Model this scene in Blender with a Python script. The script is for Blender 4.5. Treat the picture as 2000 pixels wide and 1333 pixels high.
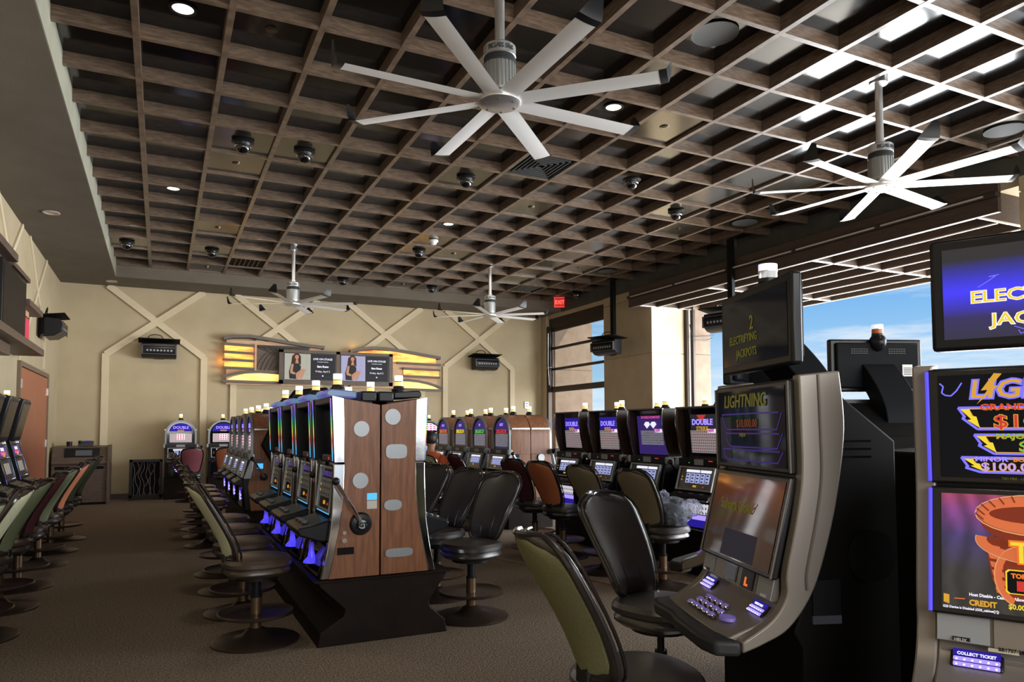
import bpy, bmesh, math, random
from mathutils import Vector, Matrix
PI = math.pi
random.seed(7)
for o in list(bpy.data.objects): bpy.data.objects.remove(o)
SC = bpy.context.scene
COL = SC.collection

# ---------------------------------------------------------------- camera
H = 1.55
cam = bpy.data.cameras.new('camera'); camo = bpy.data.objects.new('camera', cam); COL.objects.link(camo)
cam.sensor_width = 36; cam.lens = 1411.17*36/2000
cam.shift_y = (766.01-666.5)/2000
cam.clip_start = .05; cam.clip_end = 500
camo.matrix_world = Matrix.Translation((0, 0, H)) @ Matrix.Rotation(-.4525, 4, 'Z') @ Matrix.Rotation(PI/2+.0514, 4, 'X') @ Matrix.Rotation(-.0031, 4, 'Z')
SC.camera = camo

# ---------------------------------------------------------------- light
SC.view_settings.view_transform = 'Standard'
SC.view_settings.look = 'None'
SC.view_settings.gamma = 1
SC.view_settings.use_curve_mapping = False
SC.view_settings.exposure = 0.0
SKY = 1.0
w = bpy.data.worlds.new('sky'); SC.world = w; w.use_nodes = True
nt = w.node_tree; nt.nodes.clear()
def N(t, **k):
    n = nt.nodes.new(t)
    for a, b in k.items(): setattr(n, a, b)
    return n
out = N('ShaderNodeOutputWorld'); bg = N('ShaderNodeBackground'); bg.inputs[1].default_value = SKY
tc = N('ShaderNodeTexCoord'); sep = N('ShaderNodeSeparateXYZ')
nt.links.new(tc.outputs['Generated'], sep.inputs[0])
rp = N('ShaderNodeValToRGB'); nt.links.new(sep.outputs['Z'], rp.inputs[0])
e = rp.color_ramp.elements
e[0].position = 0; e[0].color = (.70, .86, .96, 1)
e[1].position = 1; e[1].color = (.05, .17, .50, 1)
for p, c in ((.06, (.42, .70, .95, 1)), (.16, (.22, .50, .88, 1)), (.32, (.13, .36, .78, 1))):
    x = e.new(p); x.color = c
mp = N('ShaderNodeMapping'); mp.inputs['Scale'].default_value = (1.6, 1.6, 13)
nt.links.new(tc.outputs['Generated'], mp.inputs[0])
nz = N('ShaderNodeTexNoise'); nz.inputs['Scale'].default_value = 2.6; nz.inputs['Detail'].default_value = 9; nz.inputs['Roughness'].default_value = .62
nt.links.new(mp.outputs[0], nz.inputs['Vector'])
cr = N('ShaderNodeValToRGB'); cr.color_ramp.elements[0].position = .47; cr.color_ramp.elements[1].position = .76
nt.links.new(nz.outputs[0], cr.inputs[0])
lowc = N('ShaderNodeMapRange'); lowc.inputs[1].default_value = .02; lowc.inputs[2].default_value = .13; lowc.inputs[3].default_value = .95; lowc.inputs[4].default_value = 0
nt.links.new(sep.outputs['Z'], lowc.inputs[0])
nz2 = N('ShaderNodeTexNoise'); nz2.inputs['Scale'].default_value = 2.2; nz2.inputs['Detail'].default_value = 6
mp2 = N('ShaderNodeMapping'); mp2.inputs['Scale'].default_value = (2, 2, 9); mp2.inputs['Location'].default_value = (3, 1, 0)
nt.links.new(tc.outputs['Generated'], mp2.inputs[0]); nt.links.new(mp2.outputs[0], nz2.inputs['Vector'])
cr2 = N('ShaderNodeValToRGB'); cr2.color_ramp.elements[0].position = .42; cr2.color_ramp.elements[1].position = .62
nt.links.new(nz2.outputs[0], cr2.inputs[0])
mul = N('ShaderNodeMath', operation='MULTIPLY'); nt.links.new(lowc.outputs[0], mul.inputs[0]); nt.links.new(cr2.outputs[0], mul.inputs[1])
add = N('ShaderNodeMath', operation='ADD', use_clamp=True); nt.links.new(cr.outputs[0], add.inputs[0]); nt.links.new(mul.outputs[0], add.inputs[1])
mx = N('ShaderNodeMix', data_type='RGBA'); nt.links.new(add.outputs[0], mx.inputs[0]); nt.links.new(rp.outputs[0], mx.inputs[6]); mx.inputs[7].default_value = (.93, .96, 1, 1)
nt.links.new(mx.outputs[2], bg.inputs[0]); nt.links.new(bg.outputs[0], out.inputs[0])

def light(name, kind, loc, energy, color=(1, 1, 1), target=None, **k):
    l = bpy.data.lights.new(name, kind); l.energy = energy; l.color = color
    for a, b in k.items(): setattr(l, a, b)
    o = bpy.data.objects.new(name, l); COL.objects.link(o); o.location = loc
    if target is not None:
        d = Vector(target)-Vector(loc); o.rotation_euler = d.to_track_quat('-Z', 'Y').to_euler()
    return o
light('sun', 'SUN', (30, -30, 40), 4.0, (1, .93, .82), target=(30-.42, -30+.72, 40-.62), angle=.012)
# unseen fill lamp added behind the camera; others stand for daylight at side openings
light('front_fill', 'AREA', (4.4, -3.6, 2.7), 270, (1, .97, .91), target=(4.0, 9, 2.0), shape='RECTANGLE', size=11, size_y=2.6, spread=2.0)
light('daylight_side', 'AREA', (13.4, 8.6, 2.1), 2600, (.93, .97, 1), target=(0, 12.3, 2.3), shape='RECTANGLE', size=9, size_y=4)
light('daylight_side_far', 'AREA', (12.2, 15.6, 2.2), 70, (.93, .97, 1), target=(9, 17.3, 2.2), shape='RECTANGLE', size=2.6, size_y=4)
light('daylight_side_near', 'AREA', (11.3, .9, 2.6), 950, (.95, .98, 1), target=(2.4, 3.4, 1.2), shape='RECTANGLE', size=5.0, size_y=3.8)
# fixtureless spots added at ceiling height to brighten the back and left walls
for x in (-.5, 1.6, 3.8, 6.0, 8.2): light('wall_fill', 'SPOT', (x, 13.9, 5.0), 105, (1, .90, .72), target=(x, 18.6, 2.3), spot_size=1.5, spot_blend=1, shadow_soft_size=.15)
for y in (6.5, 9.9, 13.3): light('wall_fill', 'SPOT', (1.9, y, 5.0), 62, (1, .90, .72), target=(-2.05, y+1.5, 2.6), spot_size=1.4, spot_blend=1, shadow_soft_size=.15)

# ---------------------------------------------------------------- materials
MATS = {}
def mat(name, col, rough=.6, metal=0, emit=None, es=1, spec=.5, coat=0, trans=0, alpha=1, ior=1.45, cr=.1):
    m = bpy.data.materials.new(name); m.use_nodes = True; b = m.node_tree.nodes['Principled BSDF']
    b.inputs['Base Color'].default_value = (*col, 1); b.inputs['Roughness'].default_value = rough; b.inputs['Metallic'].default_value = metal
    b.inputs['Specular IOR Level'].default_value = spec; b.inputs['Coat Weight'].default_value = coat; b.inputs['Coat Roughness'].default_value = cr
    b.inputs['Transmission Weight'].default_value = trans; b.inputs['Alpha'].default_value = alpha; b.inputs['IOR'].default_value = ior
    if emit: b.inputs['Emission Color'].default_value = (*emit, 1); b.inputs['Emission Strength'].default_value = es
    MATS[name] = m; return m
def nd(m, t, **k):
    n = m.node_tree.nodes.new(t)
    for a, b in k.items(): setattr(n, a, b)
    return n
def lk(m, a, b): m.node_tree.links.new(a, b)
def noisy(m, c1, c2, scale=(1, 1, 1), ns=5, detail=6, bump=0, lo=.3, hi=.7, emit=False, rough=None, bscale=None):
    T = nd(m, 'ShaderNodeTexCoord'); P = nd(m, 'ShaderNodeMapping'); P.inputs['Scale'].default_value = scale
    n = nd(m, 'ShaderNodeTexNoise'); n.inputs['Scale'].default_value = ns; n.inputs['Detail'].default_value = detail
    r = nd(m, 'ShaderNodeValToRGB'); r.color_ramp.elements[0].position = lo; r.color_ramp.elements[1].position = hi
    r.color_ramp.elements[0].color = (*c1, 1); r.color_ramp.elements[1].color = (*c2, 1)
    lk(m, T.outputs['Object'], P.inputs[0]); lk(m, P.outputs[0], n.inputs['Vector']); lk(m, n.outputs[0], r.inputs[0])
    b = m.node_tree.nodes['Principled BSDF']; lk(m, r.outputs[0], b.inputs['Base Color'])
    if emit: lk(m, r.outputs[0], b.inputs['Emission Color'])
    if bump:
        n2 = n
        if bscale:
            n2 = nd(m, 'ShaderNodeTexNoise'); n2.inputs['Scale'].default_value = bscale; lk(m, T.outputs['Object'], n2.inputs['Vector'])
        B = nd(m, 'ShaderNodeBump'); B.inputs['Strength'].default_value = bump; B.inputs['Distance'].default_value = .01
        lk(m, n2.outputs[0], B.inputs['Height']); lk(m, B.outputs[0], b.inputs['Normal'])
    return m
noisy(mat('wall_paint', (.35, .27, .16), .85), (.40, .325, .205), (.45, .37, .24), ns=1.5, bump=.15, bscale=60)
noisy(mat('moulding_paint', (.5, .4, .26), .8), (.56, .47, .32), (.62, .52, .36), ns=2)
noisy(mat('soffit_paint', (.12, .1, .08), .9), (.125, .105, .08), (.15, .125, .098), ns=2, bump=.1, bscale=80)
noisy(mat('fascia_paint', (.3, .29, .22), .9), (.25, .245, .19), (.31, .30, .235), ns=3)
noisy(mat('dark_fascia', (.06, .06, .05), .85), (.06, .055, .045), (.085, .08, .065), ns=3)
noisy(mat('carpet', (.06, .04, .03), .95, spec=.1), (.070, .051, .036), (.30, .235, .175), ns=85, detail=3, bump=.9, lo=.35, hi=.72)
noisy(mat('rib_wood', (.25, .17, .12), .38, coat=.35, cr=.25), (.085, .056, .038), (.165, .112, .078), scale=(1.5, 1.5, 9), ns=6, detail=8, lo=.35, hi=.65)
mat('black_ceiling', (.0015, .0015, .002), .12, spec=.6)
mat('ceiling_plate', (.115, .10, .075), .16, metal=.85)
noisy(mat('pillar_paint', (.45, .36, .24), .85), (.44, .35, .225), (.52, .42, .28), ns=2, bump=.2, bscale=40)
noisy(mat('stucco', (.4, .28, .2), .9), (.15, .108, .075), (.20, .145, .105), ns=4, bump=.4, bscale=30)
noisy(mat('terrace_concrete', (.6, .55, .47), .9), (.55, .50, .42), (.66, .6, .52), ns=1)
mat('bronze_frame', (.045, .032, .025), .45, metal=.4)
noisy(mat('pergola_wood', (.09, .055, .035), .6), (.045, .028, .019), (.07, .044, .029), scale=(6, 1, 6), ns=5)
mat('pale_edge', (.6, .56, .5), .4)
mat('aluminium', (.72, .72, .72), .32, metal=.9)
mat('blade_metal', (.85, .85, .85), .4, metal=.25)
mat('motor_metal', (.42, .43, .42), .4, metal=.8)
mat('chrome', (.82, .82, .84), .1, metal=1)
noisy(mat('hammered', (.8, .8, .82), .22, metal=1), (.38, .38, .42), (.58, .58, .62), ns=14, bump=.05)
mat('brushed', (.30, .315, .33), .45, metal=.8)
mat('black_plastic', (.010, .010, .012), .32, spec=.3)
mat('black_matte', (.006, .0055, .0055), .7, spec=.12)
mat('dark_grey', (.045, .047, .05), .5)
mat('grey', (.28, .29, .3), .45)
mat('glass_black', (.004, .004, .006), .05, spec=.8)
noisy(mat('machine_wood', (.17, .07, .035), .38), (.14, .053, .023), (.225, .092, .044), scale=(9, 9, 1), ns=4, detail=8, lo=.35, hi=.65)
noisy(mat('dark_wood', (.05, .025, .017), .35, coat=.2), (.028, .014, .010), (.055, .028, .020), scale=(4, 4, 1), ns=5)
noisy(mat('stand_laminate', (.03, .015, .01), .5, spec=.15), (.007, .004, .003), (.013, .007, .005), ns=8)
noisy(mat('leather', (.05, .035, .03), .30, coat=.3, cr=.3), (.040, .026, .020), (.070, .046, .034), ns=12, bump=.12, bscale=150)
mat('leather_black', (.022, .017, .015), .34, coat=.8, cr=.38)
mat('piping', (.014, .011, .010), .2, coat=.3)
mat('bronze', (.20, .13, .08), .35, metal=.8)
mat('dark_bronze', (.075, .052, .040), .38, metal=.7)
FAB = {'olive': (.17, .17, .085), 'cream': (.50, .49, .33), 'sage': (.22, .25, .14), 'plum': (.13, .035, .045), 'rose': (.25, .075, .095),
       'rust': (.42, .13, .055), 'coral': (.60, .21, .11), 'moss': (.10, .12, .065), 'taupe': (.20, .165, .105), 'dark_plum': (.06, .015, .018)}
for k, c in FAB.items():
    noisy(mat('fabric_'+k, c, .9, spec=.2), tuple(x*.9 for x in c), tuple(min(1, x*1.1) for x in c), ns=120, bump=.3)
mat('white_lamp', (.9, .9, .85), .4, emit=(1, .93, .8), es=1.15)
mat('amber_lamp', (.8, .5, .1), .4, emit=(1, .72, .25), es=.8)
mat('violet_lamp', (.9, .9, .95), .3, emit=(.85, .85, 1), es=.75)
mat('clear_lamp', (.85, .85, .9), .2, trans=.5)
mat('orange_lamp', (.55, .14, .04), .3)
noisy(mat('amber_glass', (.9, .4, .05), .4, emit=(1, .5, .1), es=.95), (.75, .14, .015), (1, .50, .085), scale=(.7, 1, 3), ns=2.5, detail=8, emit=True, lo=.3, hi=.56)
noisy(mat('yellow_glass', (.9, .6, .15), .4, emit=(1, .7, .2), es=1.0), (.95, .45, .06), (1, .78, .22), scale=(.7, 1, 3), ns=2, detail=6, emit=True, lo=.25, hi=.55)
noisy(mat('oak', (.42, .24, .12), .5), (.50, .30, .17), (.62, .40, .24), scale=(1, 1, 8), ns=4)
noisy(mat('walnut', (.15, .10, .07), .5), (.075, .050, .036), (.12, .083, .06), scale=(1, 1, 8), ns=5)
mat('slat_grey', (.13, .105, .09), .6)
mat('door_brick', (.36, .125, .065), .45)
mat('door_frame', (.17, .12, .08), .5)
mat('red_poster', (.4, .02, .04), .4, emit=(.55, .02, .05), es=.5)
mat('tv_black', (.010, .009, .010), .25)
mat('tv_glass', (.018, .015, .013), .12)
mat('tv_matte', (.022, .017, .014), .5, spec=.1)
mat('exit_red', (.5, .02, .02), .5, emit=(1, .03, .03), es=.5)
mat('exit_letters', (1, .3, .2), .5, emit=(1, .15, .12), es=1.3)
mat('white', (.8, .8, .78), .5)
mat('skin', (.42, .21, .13), .55)
mat('hair', (.012, .010, .009), .5)
mat('shirt_orange', (.52, .10, .025), .85)
mat('jeans', (.03, .035, .05), .85)
mat('cable', (.25, .13, .06), .6)
mat('silver_paint', (.25, .222, .195), .38, metal=.45)
mat('black_rough', (.008, .009, .011), .6, spec=.1)
mat('grille_black', (.012, .012, .013), .9, spec=0)
mat('silver_dark', (.13, .115, .10), .4, metal=.4)
mat('rubber', (.02, .02, .02), .55)
mat('downlight', (1, 1, 1), .5, emit=(1, .90, .70), es=3.2)
mat('can_trim', (.5, .42, .35), .4)
def em(name, c, s=1): return mat(name, tuple(x*.25 for x in c), .35, emit=c, es=s, spec=.12)
em('e_blue', (.16, .14, 1.0), 1.3); em('e_violet', (.30, .22, 1), 1.5); em('e_white', (.85, .85, 1), 1.0); em('e_deep', (.025, .015, .33), .8)
em('e_yellow', (1, .75, .05), .75); em('e_gold', (.80, .42, .05), .7); em('e_red', (.75, .05, .04), .7); em('e_green', (.12, .75, .08), .6)
em('e_orange', (1, .22, .03), .75); em('e_purple', (.035, .018, .13), 1.0); em('e_reel', (.36, .40, .72), .9); em('e_tiki', (.80, .19, .07), .7)
em('e_tikidark', (.28, .045, .02), .6); em('e_tikilight', (.95, .45, .2), .6); em('e_grey', (.10, .10, .105), .5); em('e_ivory', (.50, .46, .40), .55); em('e_pink', (.9, .10, .35), .7)
em('e_dim', (.016, .014, .022), .8); em('e_amberdim', (.20, .055, .02), .5); em('e_photo', (.42, .42, .36), .8); em('e_photo2', (.36, .36, .55), .85); em('e_skin', (.55, .28, .18), .7); em('e_dress', (.03, .028, .03), .7)
em('e_slate', (.022, .022, .026), 1); em('e_hairb', (.07, .025, .015), .7); em('e_cyan', (.1, .5, 1), 1.0); em('e_olive', (.13, .12, .015), .6); em('e_magenta', (.5, .03, .3), 1)
def ramp_emit(name, stops, axis='Z', a=0, b=1, s=1, wood=False):
    m = mat(name, (.02, .02, .02), .25); bb = m.node_tree.nodes['Principled BSDF']
    T = nd(m, 'ShaderNodeTexCoord'); S = nd(m, 'ShaderNodeSeparateXYZ'); R = nd(m, 'ShaderNodeMapRange'); R.inputs[1].default_value = a; R.inputs[2].default_value = b
    r = nd(m, 'ShaderNodeValToRGB'); els = r.color_ramp.elements
    els[0].position = stops[0][0]; els[0].color = (*stops[0][1], 1); els[1].position = stops[-1][0]; els[1].color = (*stops[-1][1], 1)
    for p, c in stops[1:-1]: x = els.new(p); x.color = (*c, 1)
    lk(m, T.outputs['Object'], S.inputs[0]); lk(m, S.outputs[axis], R.inputs[0]); lk(m, R.outputs[0], r.inputs[0]); src = r.outputs[0]
    if wood:
        n = nd(m, 'ShaderNodeTexWave'); n.inputs['Scale'].default_value = 4; n.inputs['Distortion'].default_value = 9; n.inputs['Detail'].default_value = 3
        lk(m, T.outputs['Object'], n.inputs['Vector']); q = nd(m, 'ShaderNodeMapRange'); q.inputs[3].default_value = .55; q.inputs[4].default_value = 1.1; lk(m, n.outputs['Fac'], q.inputs[0])
        x = nd(m, 'ShaderNodeMix', data_type='RGBA', blend_type='MULTIPLY'); x.inputs[0].default_value = 1; lk(m, src, x.inputs[6]); lk(m, q.outputs[0], x.inputs[7]); src = x.outputs[2]
    lk(m, src, bb.inputs['Emission Color']); bb.inputs['Emission Strength'].default_value = s; return m
ramp_emit('rainbow', [(0, (.1, .15, 1)), (.2, (.1, .7, 1)), (.38, (1, .08, .05)), (.5, (.9, .8, .1)), (.65, (.1, .9, .2)), (.8, (.1, .2, 1)), (1, (.5, .2, 1))], a=1.28, b=1.78, s=.7)
ramp_emit('glitter', [(0, (.1, .6, .3)), (.35, (.15, .3, .9)), (.7, (.3, .15, .9)), (1, (.1, .6, .7))], axis='X', a=-.3, b=.3, s=.4)
ramp_emit('jackpot_bg', [(0, (.015, .015, .02)), (.30, (.02, .015, .10)), (.55, (.04, .03, .9)), (.72, (.02, .02, .35)), (.85, (.012, .012, .02)), (1, (.012, .012, .015))], a=1.80, b=2.13, s=1.1)
ramp_emit('tiki_bg', [(0, (.035, .033, .028)), (.35, (.045, .04, .045)), (.62, (.07, .045, .19)), (.82, (.28, .06, .30)), (1, (.50, .055, .11))], a=.99, b=1.36, s=.8, wood=True)
ramp_emit('blue_bowl', [(0, (.06, .05, 1)), (.5, (.1, .07, 1)), (1, (.01, .01, .08))], a=.52, b=.72, s=1.0)
def grid_emit(name, c1, c2, line, sx, sy, s=.6, row=.045):
    m = mat(name, (.05, .05, .05), .3); bb = m.node_tree.nodes['Principled BSDF']
    T = nd(m, 'ShaderNodeTexCoord'); P = nd(m, 'ShaderNodeMapping'); P.inputs['Rotation'].default_value = (PI/2, 0, 0); P.inputs['Scale'].default_value = (1, 1, 1)
    k = nd(m, 'ShaderNodeTexBrick', offset=0); k.inputs['Scale'].default_value = 1; k.inputs['Brick Width'].default_value = sx; k.inputs['Row Height'].default_value = row
    k.inputs['Mortar Size'].default_value = sy; k.inputs['Color1'].default_value = (*c1, 1); k.inputs['Color2'].default_value = (*c2, 1); k.inputs['Mortar'].default_value = (*line, 1)
    k.inputs['Bias'].default_value = -.1
    S = nd(m, 'ShaderNodeSeparateXYZ'); C = nd(m, 'ShaderNodeCombineXYZ')
    lk(m, T.outputs['Object'], S.inputs[0]); lk(m, S.outputs['X'], C.inputs[0]); lk(m, S.outputs['Z'], C.inputs[1]); lk(m, C.outputs[0], k.inputs['Vector'])
    lk(m, k.outputs[0], bb.inputs['Emission Color']); lk(m, k.outputs[0], bb.inputs['Base Color']); bb.inputs['Emission Strength'].default_value = s; return m
grid_emit('paytable_red', (.34, .03, .05), (.05, .05, .22), (.50, .46, .46), .030, .008, .38, .030)
grid_emit('paytable_blue', (.04, .04, .22), (.20, .17, .28), (.36, .36, .42), .030, .007, .35, .028)
grid_emit('paytable_white', (.03, .03, .08), (.25, .02, .05), (.75, .75, .85), .045, .014, .75, .05)
grid_emit('stripe_top', (.6, .05, .06), (.05, .06, .45), (.8, .8, .85), .09, .012, .9, .05)

# ---------------------------------------------------------------- mesh helpers
class MB:
    def __init__(s): s.v = []; s.f = []; s.mi = []
    def add(s, vs, fs, m=0):
        b = len(s.v); s.v += [tuple(x) for x in vs]; s.f += [tuple(i+b for i in f) for f in fs]; s.mi += [m]*len(fs); return s
    def box(s, c, d, m=0, rot=None):
        x, y, z = d[0]/2, d[1]/2, d[2]/2
        vs = [Vector((i*x, j*y, k*z)) for i in (-1, 1) for j in (-1, 1) for k in (-1, 1)]
        if rot is not None: vs = [rot @ v for v in vs]
        vs = [v+Vector(c) for v in vs]
        return s.add(vs, [(0, 1, 3, 2), (4, 6, 7, 5), (0, 4, 5, 1), (2, 3, 7, 6), (0, 2, 6, 4), (1, 5, 7, 3)], m)
    def bb(s, a, b, m=0): return s.box([(a[i]+b[i])/2 for i in range(3)], [abs(b[i]-a[i]) for i in range(3)], m)
    def prism(s, prof, axis, a, b, m=0):
        def P(p, t):
            if axis == 'x': return (t, p[0], p[1])
            if axis == 'y': return (p[0], t, p[1])
            return (p[0], p[1], t)
        n = len(prof); vs = [P(p, a) for p in prof]+[P(p, b) for p in prof]
        return s.add(vs, [tuple(range(n)), tuple(range(2*n-1, n-1, -1))]+[(i, (i+1) % n, (i+1) % n+n, i+n) for i in range(n)], m)
    def lathe(s, prof, c=(0, 0, 0), n=20, m=0, axis='z', sx=1, sy=1):
        vs = []; fs = []
        for r, z in prof:
            for k in range(n):
                a = 2*PI*k/n; x, y = r*math.cos(a)*sx, r*math.sin(a)*sy
                p = (x, y, z) if axis == 'z' else (x, z, y) if axis == 'y' else (z, x, y)
                vs.append((p[0]+c[0], p[1]+c[1], p[2]+c[2]))
        for i in range(len(prof)-1):
            for k in range(n): fs.append((i*n+k, i*n+(k+1) % n, (i+1)*n+(k+1) % n, (i+1)*n+k))
        if prof[0][0] > 1e-5: fs.append(tuple(range(n)))
        if prof[-1][0] > 1e-5: fs.append(tuple(range((len(prof)-1)*n, len(prof)*n)))
        return s.add(vs, fs, m)
    def cyl(s, c, r, h, n=16, m=0, axis='z'): return s.lathe([(r, -h/2), (r, h/2)], c, n, m, axis)
    def tube(s, pts, r, n=8, m=0, closed=False):
        pts = [Vector(p) for p in pts]; L = len(pts); vs = []; fs = []
        up = None
        for i, p in enumerate(pts):
            a = pts[(i-1) % L] if (closed or i > 0) else p; b = pts[(i+1) % L] if (closed or i < L-1) else p
            t = (b-a).normalized()
            if up is None: up = Vector((0, 0, 1)) if abs(t.z) < .9 else Vector((1, 0, 0))
            x = t.cross(up)
            if x.length < 1e-4: x = t.orthogonal()
            x.normalize(); y = x.cross(t); up = y
            rr = r[i] if isinstance(r, (list, tuple)) else r
            for k in range(n): vs.append(p+x*rr*math.cos(2*PI*k/n)+y*rr*math.sin(2*PI*k/n))
        for i in range(L if closed else L-1):
            for k in range(n): fs.append((i*n+k, i*n+(k+1) % n, ((i+1) % L)*n+(k+1) % n, ((i+1) % L)*n+k))
        if not closed: fs += [tuple(range(n)), tuple(range((L-1)*n, L*n))]
        return s.add(vs, fs, m)
    def bar(s, a, b, wd, th, m=0, nrm=(0, 1, 0)):
        a, b = Vector(a), Vector(b); t = (b-a).normalized(); n = Vector(nrm); x = t.cross(n).normalized(); n = x.cross(t)
        vs = [p+x*i*wd/2+n*j*th/2 for p in (a, b) for i in (-1, 1) for j in (-1, 1)]
        return s.add(vs, [(0, 1, 3, 2), (4, 6, 7, 5), (0, 4, 5, 1), (2, 3, 7, 6), (0, 2, 6, 4), (1, 5, 7, 3)], m)
    def sph(s, c, r, n=14, m=0, sq=(1, 1, 1), z0=-1, z1=1):
        k = max(4, n//2); pr = []
        for i in range(k+1):
            t = math.asin(max(-1, min(1, z0)))+(math.asin(min(1, z1))-math.asin(max(-1, z0)))*i/k
            pr.append((max(r*math.cos(t), 1e-6)*1.0, r*math.sin(t)*sq[2]))
        return s.lathe(pr, c, n, m, 'z', sq[0], sq[1])
    def quad(s, pts, m=0): return s.add(pts, [tuple(range(len(pts)))], m)
    def strip(s, top, bot, y0, y1, m=0):      # wavy slab from matching top/bottom (x,z) lists
        return s.prism(list(top)+list(reversed(bot)), 'y', y0, y1, m)
def _mats(mats): return [MATS[x] for x in ([mats] if isinstance(mats, str) else mats)]
def build(mb, name, mats, parent=None, bevel=0, smooth=True, seg=2, recalc=True, ang=.6):
    me = bpy.data.meshes.new(name); me.from_pydata(mb.v, [], mb.f)
    for m in _mats(mats): me.materials.append(m)
    for p, i in zip(me.polygons, mb.mi): p.material_index = i
    if recalc:
        b = bmesh.new(); b.from_mesh(me); bmesh.ops.recalc_face_normals(b, faces=b.faces); b.to_mesh(me); b.free()
    me.update()
    if smooth: me.shade_smooth(); me.set_sharp_from_angle(angle=ang)
    o = bpy.data.objects.new(name, me); COL.objects.link(o)
    if parent: o.parent = parent
    if bevel:
        bv = o.modifiers.new('bevel', 'BEVEL'); bv.width = bevel; bv.segments = seg; bv.limit_method = 'ANGLE'; bv.angle_limit = .7
    return o
def tag(o, label=None, cat=None, group=None, kind=None):
    if label: o['label'] = label
    if cat: o['category'] = cat
    if group: o['group'] = group
    if kind: o['kind'] = kind
    return o
def empty(name, loc=(0, 0, 0), rz=0):
    o = bpy.data.objects.new(name, None); COL.objects.link(o); o.location = loc; o.rotation_euler = (0, 0, rz); o.empty_display_size = .1; return o
KIDS = {}
def dup(o, loc, rz, label=None, group=None):
    def cp(s, par):
        c = s.copy(); COL.objects.link(c)
        if par: c.parent = par
        for ch in s.children: cp(ch, c)
        return c
    r = cp(o, None); r.location = loc; r.rotation_euler = (0, 0, rz)
    if label: r['label'] = label
    if group: r['group'] = group
    return r
def text(s, x, z, size, m, parent, y=0, name='lettering', bold=0, ext=.0008, rot=0, align='LEFT', sx=1, tilt=0, shear=0, rz=0, pos=None):
    cu = bpy.data.curves.new('t', 'FONT'); cu.body = s; cu.size = size; cu.offset = bold; cu.extrude = ext; cu.align_x = align; cu.resolution_u = 2; cu.shear = shear
    t = bpy.data.objects.new('t', cu); COL.objects.link(t)
    me = bpy.data.meshes.new_from_object(t); bpy.data.objects.remove(t); bpy.data.curves.remove(cu)
    me.materials.clear(); me.materials.append(MATS[m])
    M = Matrix.Translation(pos or (x, y, z)) @ Matrix.Rotation(rz, 4, 'Z') @ Matrix.Rotation(tilt, 4, 'X') @ Matrix.Rotation(PI/2, 4, 'X') @ Matrix.Rotation(rot, 4, 'Z') @ Matrix.Diagonal((sx, 1, 1, 1))
    me.transform(M)
    o = bpy.data.objects.new(name, me); COL.objects.link(o); o.parent = parent; return o
def struct(mb, name, mats, **k): return tag(build(mb, name, mats, **k), kind='structure')
# ================================================================ SETTING
XL, YB, XR = -2.05, 18.6, 10.0
ZS = 4.83; ZR = 5.08; ZC = 5.215
Y0 = -4.0
fl = MB(); fl.bb((XL-.2, Y0, -.05), (XR+.9, YB+.2, 0)); struct(fl, 'floor', 'carpet', smooth=False)
g = MB(); g.bb((XR+.9, Y0-10, -.12), (40, 40, -.03)); struct(g, 'terrace', 'terrace_concrete', smooth=False)
wl = MB(); wl.bb((XL-.2, Y0, 0), (XL, YB+.2, 5.4)); WL = struct(wl, 'wall_left', 'wall_paint', smooth=False)
wb = MB(); wb.bb((XL, YB, 0), (XR, YB+.2, 5.4)); WB = struct(wb, 'wall_back', 'wall_paint', smooth=False)
b = MB(); b.bb((XL, YB-.015, 0), (XR, YB, .12)); struct(b, 'baseboard_back', 'dark_wood', smooth=False)
b = MB(); b.bb((XL, Y0, 0), (XL+.015, 13.6, .12)); b.bb((XL, 16.9, 0), (XL+.015, YB, .12)); struct(b, 'baseboard_left', 'dark_wood', smooth=False)
# raised mouldings on both walls: crossed diagonals running into uprights
def mould(pl, a, c, parent, wd=.145, k=0):
    m = MB()
    if pl == 'b': m.bar((a[0], YB-.03+k, a[1]), (c[0], YB-.03+k, c[1]), wd, .06, nrm=(0, 1, 0))
    else: m.bar((XL+.012-k, a[0], a[1]), (XL+.012-k, c[0], c[1]), wd, .03, nrm=(1, 0, 0))
    build(m, 'moulding', 'moulding_paint', parent, smooth=False)
for cx in (-.12, 2.58, 5.31, 8.01):
    for s in (-1, 1):
        mould('b', (cx-s*1.0, ZS), (cx+s*1.02, 3.26), WB, k=.002*s)
        mould('b', (cx+s*1.02, 3.28), (cx+s*1.02, .12), WB)
for cy in (15.34, 12.63, 9.9, 7.2):
    for s in (-1, 1):
        mould('l', (cy-s*1.0, ZS), (cy+s*1.02, 3.26), WL, .09, k=.001*s)
    mould('l', (cy+1.02, 3.28), (cy+1.02, 2.72 if cy > 13 else .12), WL, .09)
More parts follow.
